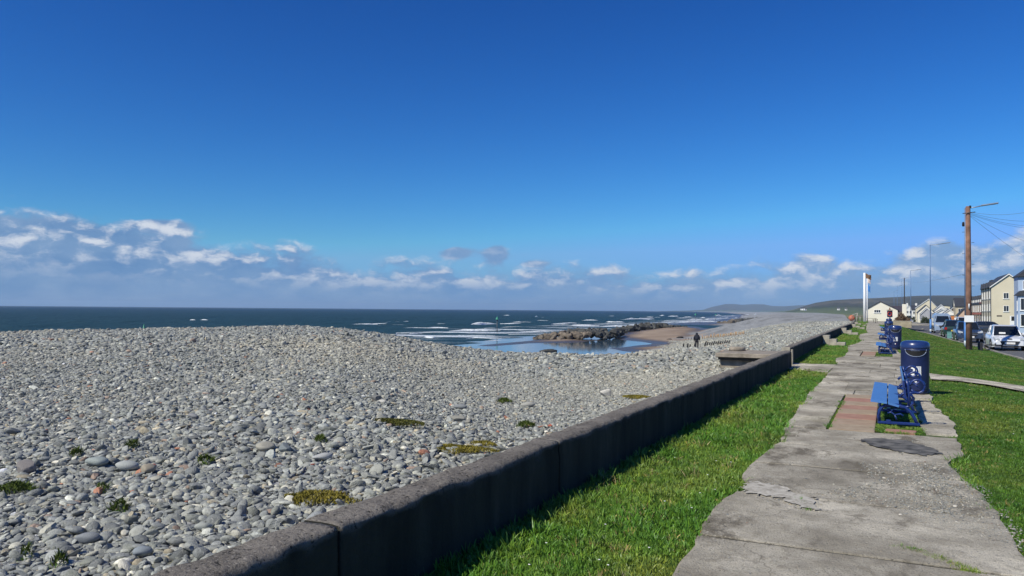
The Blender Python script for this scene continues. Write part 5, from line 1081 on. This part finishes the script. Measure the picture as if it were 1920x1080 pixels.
# cream three-storey block
t = thing('apartment_block', 'cream three-storey gabled block with white windows, right of the terraced row', 'building', (q0.x, q0.y, q0.z)); w = 56/k; d = 18.5; E_ = 77.5/k; RR = 100/k
rf = gable_house(t, w, d, E_, RR, cream_r, slate, 'y', .3, True, ap=w*.5)
for z in (3.35, 6.0):
    for u, ww in ((.42, .95), (.80, .95)): win(t, 'f', u*w, z, ww, 1.25)
MB().box(.15*w, .30*w, -.03, -.003, 2.35, 2.6).build('name_plate', plain('dark_plate', (.05, .04, .03), .6), t)
MB().box(.52*w, 1.02*w, -.05, -.003, .1, 2.5).build('garage_surround', wfr, t); MB().box(.56*w, 1.0*w, -.07, -.052, 1.5, 2.4).build('garage_opening', blk, t)
for z in (.9, 3.5, 6.1):
    for v in (.08, .17, .30, .42, .58, .70, .84, .93): win(t, 'l', v*d, z, 1.25, 1.5)
for v in (.02, .24, .50, .77, .985): MB().tube([(-.09, v*d, -.1), (-.09, v*d, E_-.1)], .06, 6).build('downpipe', plain('pipe_black', (.03, .03, .03), .5), t)
for v in (.12, .36, .64, .88): MB().prism([(v*d-1.3, E_-.15), (v*d+1.3, E_-.15), (v*d, E_+1.0)], -.35, 1.6, 'x').build('gablet', slate, rf)
# taller white building behind it
q, k = HP(1861, 178); t = thing('white_tower_block', 'tall white-walled building with dark flat roofs rising behind the cream gable', 'building', (q.x, q.y, q.z))
MB().box(0, 1.1, 0, 5, 0, 9.6+.6).build('wall', white_r, t); MB().box(-.12, 1.2, -.12, 5, 10.2, 10.75).build('roof', slate, t); MB().box(1.25, 6.6, -.4, 7, 0, 10.35).build('wall', white_r, t)
MB().prism([(1.1, 10.35), (7.2, 10.35), (6.6, 11.3), (1.3, 11.3)], -.6, 7.1, 'y').build('roof', slate, t); MB().box(.3, .75, -.03, -.003, 8.6, 9.4).build('window', glassm, t)
# blue house at the right edge
q = DP(1908, 588, 112); bz = float(R_(np.array(q.y)))+.1; t = thing('blue_house', 'pale blue three-storey house with white sash windows and bay, cut off by the right edge', 'house', (q.x, q.y, bz)); k = F/112
MB().box(.1, 9, 0, 4.2, -.5, 8.0).build('wall', blue_r, t)
rf = MB().prism([(-.15, 8.0), (9.2, 8.0), (6.6, 10.2), (2.6, 10.2)], -.45, 4.6, 'y').build('roof', slate, t)
mb = MB(); mb.prism([(0, -.4), (.35, -.4), (.35, 1.0), (0, 1.0)], 0, 1, 'z'); 
MB().box(-.1, 2.9, -1.25, -.002, -.4, 5.2).build('bay', blue_r, t); MB().prism([(-.5, 5.2), (3.3, 5.2), (2.7, 5.9), (.2, 5.9)], -1.5, .1, 'y').build('bay_roof', slate, t)
for z in (.8, 3.1): win(t, 'f', .45, z, .55, 1.75, off=-1.25, mull=0); win(t, 'f', 1.35, z, .62, 1.75, off=-1.25); win(t, 'f', 2.3, z, .62, 1.75, off=-1.25); win(t, 'l', -.62, z, .5, 1.7, off=-.1)
win(t, 'f', .95, 6.1, .55, 1.3); win(t, 'f', 2.3, 6.2, .9, 1.3); win(t, 'f', 4.4, 6.2, .9, 1.3); win(t, 'f', 5, 3.3, .9, 1.5); win(t, 'f', 5, .9, .9, 1.5)
MB().prism([(1.1, 2.9), (4.2, 2.9), (2.65, 3.55)], -3.0, -1.27, 'y').build('porch_roof', plain('porch_beige', (.45, .38, .28), .8), t)
for x in (1.25, 4.05): MB().tube([(x, -2.8, -.3), (x, -2.8, 2.9)], .07, 6).build('porch_post', wfr, t)
# garden walls
def gwall(p0, p1, h, lab, m, z=None):
    p0 = Vector(p0); p1 = Vector(p1); d_ = (p1-p0); L = d_.length; t = thing('garden_wall', lab, 'wall', (p0.x, p0.y, float(R_(np.array(p0.y)))), atan2(d_.y, d_.x)); MB().box(0, L, -.12, .12, -.3, h).build('brickwork', m, t); MB().box(-.03, L+.03, -.16, .16, h, h+.08).build('coping', plain('coping', (.42, .38, .30)), t)
gwall((TX-1.7, 190), (TX-1.7, 245), 1.0, 'low buff garden wall in front of the terraced houses', stone_r)
gwall((11.8, 108.5), (12.2, 124), 1.0, 'low white-topped garden wall in front of the blue house', white_r)
# ------------------------------------------------------------------ vehicles
tyre = plain('tyre', (.018, .018, .018), .85); rimm = plain('alloy', (.45, .46, .48), .35, .8, var=.1); lampg = plain('headlamp_glass', (.50, .53, .56), .12, var=.3, coat=.6); gls = mat('car_glass', lambda s: {'Base Color': (.010, .014, .018), 'Roughness': .05, 'Specular IOR Level': .7}); blkp = plain('black_plastic', (.02, .02, .022), .55); plate = plain('plate_white', (.72, .70, .66), .5); redl = plain('tail_lamp', (.35, .015, .012), .25)
def loft(secs, cap=True):
    n = len(secs[0]); mb = MB(); vs = [p for s_ in secs for p in s_]; fs = [(i*n+k, i*n+k+1, (i+1)*n+k+1, (i+1)*n+k) for i in range(len(secs)-1) for k in range(n-1)]
    mb.add(vs, fs, True)
    if cap: mb.add(vs, [tuple(range(n)), tuple((len(secs)-1)*n+k for k in range(n))[::-1]])
    return mb
def car(name, lab, loc, rz, col, L=4.3, w=.90, belt=.88, roofh=1.48, st=None, gh=None, cat='car', wb=(.85, 3.4), wr=.32, rear=False, details=True):
    t = thing(name, lab, cat, loc, rz); paint = plain('paint_'+name+str(len(MATS)), col, .30, .15, var=.04, coat=.8)
    secs = []
    for (y, hw, zb, zt) in st:
        q = [(1.0*hw, zb), (1.0*hw, zb+(zt-zb)*.35), (.995*hw, zb+(zt-zb)*.65), (.95*hw, zb+(zt-zb)*.90), (.86*hw, zt-.005), (.45*hw, zt+.02)]
        secs.append([(-x, y, z) for x, z in q]+[(x, y, z) for x, z in q[::-1]])
    loft(secs).build('body', paint, t)
    y1, y2, y3, y4 = gh; wb_ = w*.87; wr_ = w*.70; zb = belt-.03; bot = [(-wb_*.95, y1), (wb_*.95, y1), (wb_, (y1+y4)/2), (wb_*.9, y4), (-wb_*.9, y4), (-wb_, (y1+y4)/2)]; top = [(-wr_*.95, y2), (wr_*.95, y2), (wr_, (y2+y3)/2), (wr_*.9, y3), (-wr_*.9, y3), (-wr_, (y2+y3)/2)]
    B = [Vector((x, y, zb)) for x, y in bot]; T = [Vector((x, y, roofh-(.03 if i in (0, 1, 3, 4) else 0))) for i, (x, y) in enumerate(top)]
    mb = MB(); mb.add(B+T, [(0, 1, 7, 6), (3, 4, 10, 9)]); g = mb.build('windscreen', gls, t); mb = MB(); mb.add(B+T, [(1, 2, 8, 7), (2, 3, 9, 8), (4, 5, 11, 10), (5, 0, 6, 11)]); mb.build('side_glass', gls, t)
    rf = MB(); e = .05; rr = [Vector((p.x*1.03, p.y, p.z-.01)) for p in T]; rt = [Vector((p.x*.85, p.y+(.12 if i in (0, 1) else -.12 if i in (3, 4) else 0), p.z+e)) for i, p in enumerate(T)]
    rf.add(rr+rt, [(i, (i+1) % 6, 6+(i+1) % 6, 6+i) for i in range(6)]+[tuple(range(6, 12))], True); rf.build('roof', paint, t)
    mb = MB()
    for i in (0, 1, 3, 4): mb.tube([B[i], T[i]], .038, 6)
    for i in (2, 5): mb.tube([B[i], T[i]], .04, 6)
    mb.build('pillars', paint, t)
    for y in wb:
        for sx_ in (-1, 1):
            x0 = sx_*(w-.17); x1 = sx_*(w+.012); wh = MB(); n = 22; vs = []; prof = [(wr*.55, x0), (wr, x0), (wr, x1-.03*sx_), (wr*.94, x1), (wr*.62, x1)]
            vs = [(px_, y+rr_*cos(2*pi*k/n), wr+rr_*sin(2*pi*k/n)) for rr_, px_ in prof for k in range(n)]; wh.add(vs, [(i*n+k, i*n+(k+1) % n, (i+1)*n+(k+1) % n, (i+1)*n+k) for i in range(4) for k in range(n)], True); W_ = MB(); 
            tt = thing('wheel', None, None, (0, 0, 0)); tt.parent = t; wh.build('tyre', tyre, tt)
            r2 = MB(); r2.add([(x1-.01*sx_, y+wr*.62*cos(2*pi*k/20), wr+wr*.62*sin(2*pi*k/20)) for k in range(20)], [tuple(range(20))])
            for k in range(5): a_ = 2*pi*k/5; r2.tube([(x1, y, wr), (x1, y+wr*.58*cos(a_), wr+wr*.58*sin(a_))], .03, 4)
            r2.build('rim', rimm, tt)
            MB().tube([(sx_*(w+.004), y+(wr+.05)*cos(a_), wr+(wr+.05)*sin(a_)) for a_ in np.linspace(0, pi, 14)], .022, 5).build('wheel_arch', blkp, t)
    for sx_ in (-1, 1): MB().box(sx_*(w+.02)-.09, sx_*(w+.02)+.09, y1+.25, y1+.37, belt+.0, belt+.15, bev=.03).build('mirror', paint if not rear else blkp, t)
    return t, paint
def rd(px, dep, dz=.0):
    q = DP(px, 587, dep); return Vector((q.x, q.y, float(R_(np.array(q.y)))+dz))
# white hatchback, front towards us
st = [(0, .70, .32, .60), (.05, .80, .24, .66), (.25, .87, .20, .74), (.8, .90, .18, .86), (1.25, .905, .18, .93), (2.2, .91, .18, .92), (3.3, .90, .18, .95), (3.95, .86, .2, .98), (4.2, .78, .3, .92), (4.25, .70, .4, .85)]
loc = rd(1893, 46.8); t, pt = car('hatchback', 'white hatchback parked at the kerb near the right edge, facing the camera', loc, .02, (.78, .79, .80), st=st, gh=(1.02, 1.75, 3.45, 4.05), roofh=1.50, belt=.93)
def face(t, m=None, gl=(.20, .48, .42, .62), wide=.58, hlz=.66, hl=(.52, .80), lower=True, yo=-.012, gm=blkp, chrome=None, hlh=.14):
    MB().prism([(-wide*.75, gl[0]), (wide*.75, gl[0]), (wide, gl[1]), (-wide, gl[1])], yo-.03, .08, 'y').build('grille', gm, t)
    for s_ in (-1, 1):
        MB().prism([(s_*hl[0], hlz-.03), (s_*hl[1], hlz+.0), (s_*(hl[1]+.02), hlz+hlh), (s_*(hl[1]-.02), hlz+hlh+.03), (s_*hl[0], hlz+hlh*.5)][::s_], yo+.0, .28, 'y').build('headlight', lampg, t)
        MB().box(s_*.68-.11, s_*.68+.11, yo+.02, .15, .30, .44).build('fog_lamp_recess', blkp, t)
    MB().box(-.27, .27, yo-.055, yo-.031, .40, .52).build('number_plate', plate, t)
    if chrome: MB().box(-wide, wide, yo-.045, yo-.031, chrome, chrome+.035).build('chrome_strip', rimm, t)
    MB().box(-.45, .45, yo-.03, .1, .20, .28).build('lower_intake', blkp, t)
face(t, gl=(.36, .58, 0, 0), wide=.52); MB().prism([(-.10, .70), (.10, .70), (.13, .735), (0, .76), (-.13, .735)], .01, .06, 'y').build('bonnet_vent', blkp, t)
MB().box(-.42, -.08, 1.06, 1.10, 1.0, 1.1, M=None).build('sticker', plate, t)
# dark blue suv
st2 = [(0, .72, .35, .72), (.06, .84, .26, .82), (.3, .90, .22, .92), (1.0, .92, .2, 1.0), (1.3, .925, .2, 1.04), (2.2, .93, .2, 1.04), (3.4, .92, .2, 1.06), (4.0, .88, .22, 1.04), (4.3, .80, .35, .98)]
loc = rd(1819, 60); t, pt = car('suv', 'dark blue-grey car facing the camera, behind the telegraph pole', loc, .02, (.035, .055, .10), st=st2, gh=(1.05, 1.75, 3.6, 4.15), roofh=1.60, belt=1.03, w=.92, wb=(.85, 3.45), wr=.35); face(t, gl=(.50, .78, 0, 0), wide=.50, hlz=.78, chrome=.66, hl=(.50, .82))
# dark green estate seen from behind, with load under a white cover
st3 = [(0, .74, .35, .85), (.05, .84, .28, 1.05), (.2, .86, .24, 1.08), (1.2, .88, .2, 1.06), (2.6, .88, .2, 1.0), (3.2, .88, .2, .96), (4.0, .82, .22, .82), (4.3, .72, .3, .66)]
loc = rd(1789, 73); t, pt = car('estate_car', 'dark green car seen from behind between the van and the dark blue car', loc, .02, (.02, .045, .035), st=st3, gh=(.15, .45, 2.6, 3.2), roofh=1.66, belt=1.06, w=.88, rear=True)
for s_ in (-1, 1): MB().box(s_*.70-.10, s_*.70+.10, -.03, .12, .78, 1.0).build('tail_light', redl, t)
MB().box(-.26, .26, -.035, -.012, .62, .74).build('number_plate', plain('plate_yellow', (.62, .48, .08), .5), t)
# grey van
stv = [(0, .80, .38, .95), (.06, .92, .28, 1.05), (.3, .97, .25, 1.18), (.75, 1.0, .25, 1.32), (1.0, 1.0, .25, 1.36), (5.4, 1.0, .25, 1.4)]
loc = rd(1769, 95); t, pt = car('van', 'silver-grey high-roofed van parked facing the camera, right of the second street lamp', loc, .02, (.30, .38, .50), st=stv, gh=(.85, 1.35, 5.35, 5.4), roofh=2.15, belt=1.36, w=1.0, wb=(.9, 4.3), wr=.36, cat='van')
MB().prism([(-.98, 1.3), (-.98, 1.85), (-.86, 2.22), (-.6, 2.45), (.6, 2.45), (.86, 2.22), (.98, 1.85), (.98, 1.3)], 1.75, 5.45, 'y').prism([(-.86, 2.05), (-.60, 2.40), (.60, 2.40), (.86, 2.05)], 1.38, 1.76, 'y').build('load_body', pt, t); face(t, gl=(.60, .95, 0, 0), wide=.5, hlz=.88, hl=(.55, .86), hlh=.2)
# white van roof further back, dark car on the far side
loc = rd(1802, 88); t, pt = car('white_van', 'white-roofed van mostly hidden behind the dark blue car', (loc.x+.5, loc.y, loc.z), .02, (.70, .70, .70), st=stv, gh=(.85, 1.25, 5.35, 5.4), roofh=1.95, belt=1.36, w=.97, wb=(.9, 4.3), wr=.34, cat='van'); face(t, gl=(.6, .95, 0, 0), wide=.5, hlz=.88)
loc = rd(1893, 98); t, pt = car('dark_car', 'low dark car across the road in front of the cream block, over the white hatchback', loc, 1.57, (.03, .035, .04), st=st2, gh=(1.05, 1.75, 3.6, 4.15), roofh=1.5, belt=1.0, w=.9)
loc = rd(1707, 235); t, pt = car('far_car', 'tiny white car parked by the white houses at the bend', loc, .3, (.75, .75, .75), st=st, gh=(1.02, 1.75, 3.45, 4.05), roofh=1.45, belt=.93); face(t, gl=(.36, .58, 0, 0), wide=.52)
# ------------------------------------------------------------------ lawn furniture
p = landhit(1780.5, 633.5); k = kpx(p); t = thing('utility_cabinet', 'small teal utility box on the grass by the kerb', 'utility box', p); tealm = plain('teal_plastic', (.13, .30, .27), .5, var=.2); MB().box(-.19, .19, -.13, .13, -.05, 10.5/k, bev=.02).build('body', tealm, t); MB().box(-.21, .21, -.15, .15, 10.5/k, 11.5/k, bev=.01).build('lid', tealm, t)
p = landhit(1838, 656); k = kpx(p); t = thing('bollard', 'squat black bollard right of the telegraph pole', 'bollard', p); MB().box(-.12, .12, -.12, .12, -.1, .40, bev=.02).build('post', blkp, t); MB().prism([(-.12, .401), (.12, .401), (.09, .45), (-.09, .45)], -.11, .11, 'y').build('cap', blkp, t)
p = landhit(1845, 653.5); t = thing('low_rail', 'low dark rail running right from the black bollard to the white car', 'rail', p, .02); MB().tube([(0, 0, .22), (1.0, .2, .22)], .04, 6).build('rail', dkw, t); MB().tube([(.05, 0, -.1), (.05, 0, .2)], .035, 6).build('post', dkw, t); MB().tube([(.95, .19, -.1), (.95, .19, .2)], .035, 6).build('post', dkw, t)
p = landhit(1793, 633.5); mb = MB()
for q in ((1768, 626.5, 1.6, .22), (1731, 617, .8, .2)):
    pp = landhit(q[0], q[1]); o = bpy.data.objects.new('kerb_stone', pebble('kerb_stone', int(q[0]), .4, .1, 2, True, (kerbm,))); COL.objects.link(o); o.location = pp; o.scale = (q[2]*.5, .4, .35); tag(o, 'loose %s on the grass edge %s' % (('concrete slab', 'by the van and the teal box') if q[0] > 1760 else ('pale stone', 'left of the second street lamp')), 'stone')
# ------------------------------------------------------------------ people
def person(lab, loc, rz, top_c, leg_c, hood=True, stick=False, h=1.75):
    t = thing('person', lab, 'person', loc, rz); t.scale = (h/1.75,)*3
    J = {'pel': (0, 0, .95), 'wai': (0, .01, 1.1), 'che': (0, .0, 1.32), 'nec': (0, -.02, 1.49), 'hea': (0, -.03, 1.58), 'top': (0, -.02, 1.70)}
    A = {}
    for s_, n in ((-1, 'L'), (1, 'R')):
        A['hip'+n] = (s_*.09, 0, .90); A['kne'+n] = (s_*.10, -.05*s_, .50); A['ank'+n] = (s_*.10, .04*s_, .09); A['toe'+n] = (s_*.12, .04*s_-.17, .04); A['sho'+n] = (s_*.19, 0, 1.40); A['elb'+n] = (s_*.27, .05, 1.13); A['wri'+n] = (s_*.25, -.10, .90 if n == 'R' else .98)
        A['pal'+n] = (s_*.25, -.14, .85 if n == 'R' else .95)
    J.update(A)
    def skin(name, edges, rad, m, extra=None):
        names = sorted({a for e in edges for a in e}, key=lambda a: (a != edges[0][0], a)); pts = dict(J); pts.update(extra or {}); idx = {a: i for i, a in enumerate(names)}
        me = bpy.data.meshes.new(name); me.from_pydata([pts[a] for a in names], [(idx[a], idx[b]) for a, b in edges], []); me.materials.append(m)
        o = bpy.data.objects.new(name, me); COL.objects.link(o); o.parent = t; o.modifiers.new('skin', 'SKIN'); sv = me.skin_vertices[0].data
        for a in names: r_ = rad.get(a, .03); sv[idx[a]].radius = (r_, r_)
        sv[0].use_root = True; sd = o.modifiers.new('sub', 'SUBSURF'); sd.levels = 1; sd.render_levels = 2; return o
    fingers = {}; fe = []
    for s_, n in ((-1, 'L'), (1, 'R')):
        px_, py_, pz_ = J['pal'+n]
        for i, (dx, ln) in enumerate(((-.03, .065), (-.01, .075), (.01, .07), (.03, .055))): fingers['f%s%d' % (n, i)] = (px_+dx*.3, py_-.01+dx*.6, pz_-.045); fingers['g%s%d' % (n, i)] = (px_-s_*.02+dx*.3, py_+dx*.6, pz_-.045-ln*.7); fe += [('pal'+n, 'f%s%d' % (n, i)), ('f%s%d' % (n, i), 'g%s%d' % (n, i))]
        fingers['t'+n] = (px_-s_*.03, py_-.04, pz_-.03); fe.append(('pal'+n, 't'+n))
    E_ = [('pel', 'wai'), ('wai', 'che'), ('che', 'nec'), ('nec', 'hea'), ('hea', 'top')]
    for n in 'LR': E_ += [('pel', 'hip'+n), ('hip'+n, 'kne'+n), ('kne'+n, 'ank'+n), ('ank'+n, 'toe'+n), ('che', 'sho'+n), ('sho'+n, 'elb'+n), ('elb'+n, 'wri'+n), ('wri'+n, 'pal'+n)]
    rad = {'pel': .13, 'wai': .12, 'che': .14, 'nec': .055, 'hea': .092, 'top': .07}
    for n in 'LR': rad.update({'hip'+n: .085, 'kne'+n: .06, 'ank'+n: .04, 'toe'+n: .03, 'sho'+n: .06, 'elb'+n: .042, 'wri'+n: .028, 'pal'+n: .032, 't'+n: .010, **{'f%s%d' % (n, i): .010 for i in range(4)}, **{'g%s%d' % (n, i): .008 for i in range(4)}})
    skin('body', E_+fe, rad, plain('skin', (.42, .26, .19), .6, var=.05), fingers)
    jr = {'pel': .215, 'wai': .225, 'che': .22, 'nec': .12}
    for n in 'LR': jr.update({'sho'+n: .10, 'elb'+n: .085, 'wri'+n: .06})
    je = [('che', 'wai'), ('wai', 'pel'), ('che', 'nec')]+[('che', 'sho'+n) for n in 'LR']+[('sho'+n, 'elb'+n) for n in 'LR']+[('elb'+n, 'wri'+n) for n in 'LR']
    ex = {'hd': (0, .0, 1.63), 'ht': (0, .01, 1.72)}
    if hood: je += [('nec', 'hd'), ('hd', 'ht')]; jr.update({'hd': .125, 'ht': .085})
    skin('jacket', je, jr, top_c, ex)
    if not hood: skin('hair', [('hd', 'ht')], {'hd': .098, 'ht': .08}, plain('dark_hair', (.03, .02, .015), .8), ex)
    tr = {'pel': .15}; te = []
    for n in 'LR': te += [('pel', 'hip'+n), ('hip'+n, 'kne'+n), ('kne'+n, 'ank'+n)]; tr.update({'hip'+n: .105, 'kne'+n: .078, 'ank'+n: .062})
    skin('trousers', te, tr, leg_c)
    for n, s_ in (('L', -1), ('R', 1)):
        a_ = J['ank'+n]; MB().box(a_[0]-.05, a_[0]+.05, a_[1]-.22, a_[1]+.07, 0, .09, bev=.025).build('shoe', blkp, t)
    # face: nose, eyes, mouth, ears
    MB().lathe([(.001, 0), (.012, .01), (.001, .035)], 6, (0, -.125, 1.575)).build('nose', plain('skin', (.42, .26, .19)), t)
    for s_ in (-1, 1): MB().lathe([(.001, 0), (.010, .01), (.001, .02)], 6, (s_*.033, -.112, 1.615)).build('eye', blk, t)
    if stick: MB().tube([(-.30, -.16, 1.0), (-.38, -.30, 0.02)], .012, 6).build('walking_stick', plain('stick_red', (.35, .10, .09), .6), t)
    return t
navyj = plain('dark_jacket', (.012, .014, .024), .85, var=.2); dtr = plain('dark_trousers', (.012, .012, .018), .9)
p = hit(1306.5, 655.5); person('person in a hooded dark coat walking the lower beach with a stick', p, pi+.2, navyj, dtr, True, True, 32.5/kpx(p))
p, k = HP(1858, 172); p = DP(1858, 615, 165); p.z = float(R_(np.array(p.y)))+.13; person('person in dark clothes walking past the left corner of the cream block', p, .6, navyj, dtr, False, False, 1.72)
# farmhouses at the foot of the hill
farm_w = render_('farm_white', (.75, .74, .70))
for px, py, w_, lab in ((1501, 580.6, 8, 'largest tiny white farmhouse at the foot of the hill, leftmost'), (1508, 581.4, 4, 'tiny white outbuilding right of the leftmost farmhouse'), (1569.5, 580.4, 5, 'tiny white farmhouse at the foot of the hill, middle'), (1584, 580.8, 4, 'tiny white farmhouse at the foot of the hill, rightmost')):
    dep = 1500; p = DP(px, py+.5, dep); w = w_*dep/F; t = thing('farmhouse', lab, 'house', p); gable_house(t, w, w*.6, 2.9, 5.0, farm_w, slate, 'x', .3, False)
    MB().box(w*.2, w*.2+1.2, -.04, -.003, 1.2, 2.4).build('window', glassm, t); MB().box(w*.6, w*.6+1.0, -.04, -.003, 0, 2.1).build('door', blkp, t)
# ------------------------------------------------------------------ air
def haze():
    o = MB().box(-15000, 12000, -6500, 14800, -9, 100).build('haze'); m = bpy.data.materials.new('haze_air'); m.use_nodes = True; s = NT(m.node_tree)
    v = s.n('ShaderNodeVolumePrincipled', {'Color': (.60, .80, 1.0, 1), 'Density': HAZE, 'Anisotropy': .2}); s.t.links.new(v.outputs[0], s.n('ShaderNodeOutputMaterial').inputs[1]); o.data.materials.append(m)
    tag(o, 'thin blue sea haze over the whole bay', 'haze', kind='stuff')
HAZE = 9e-5
haze()
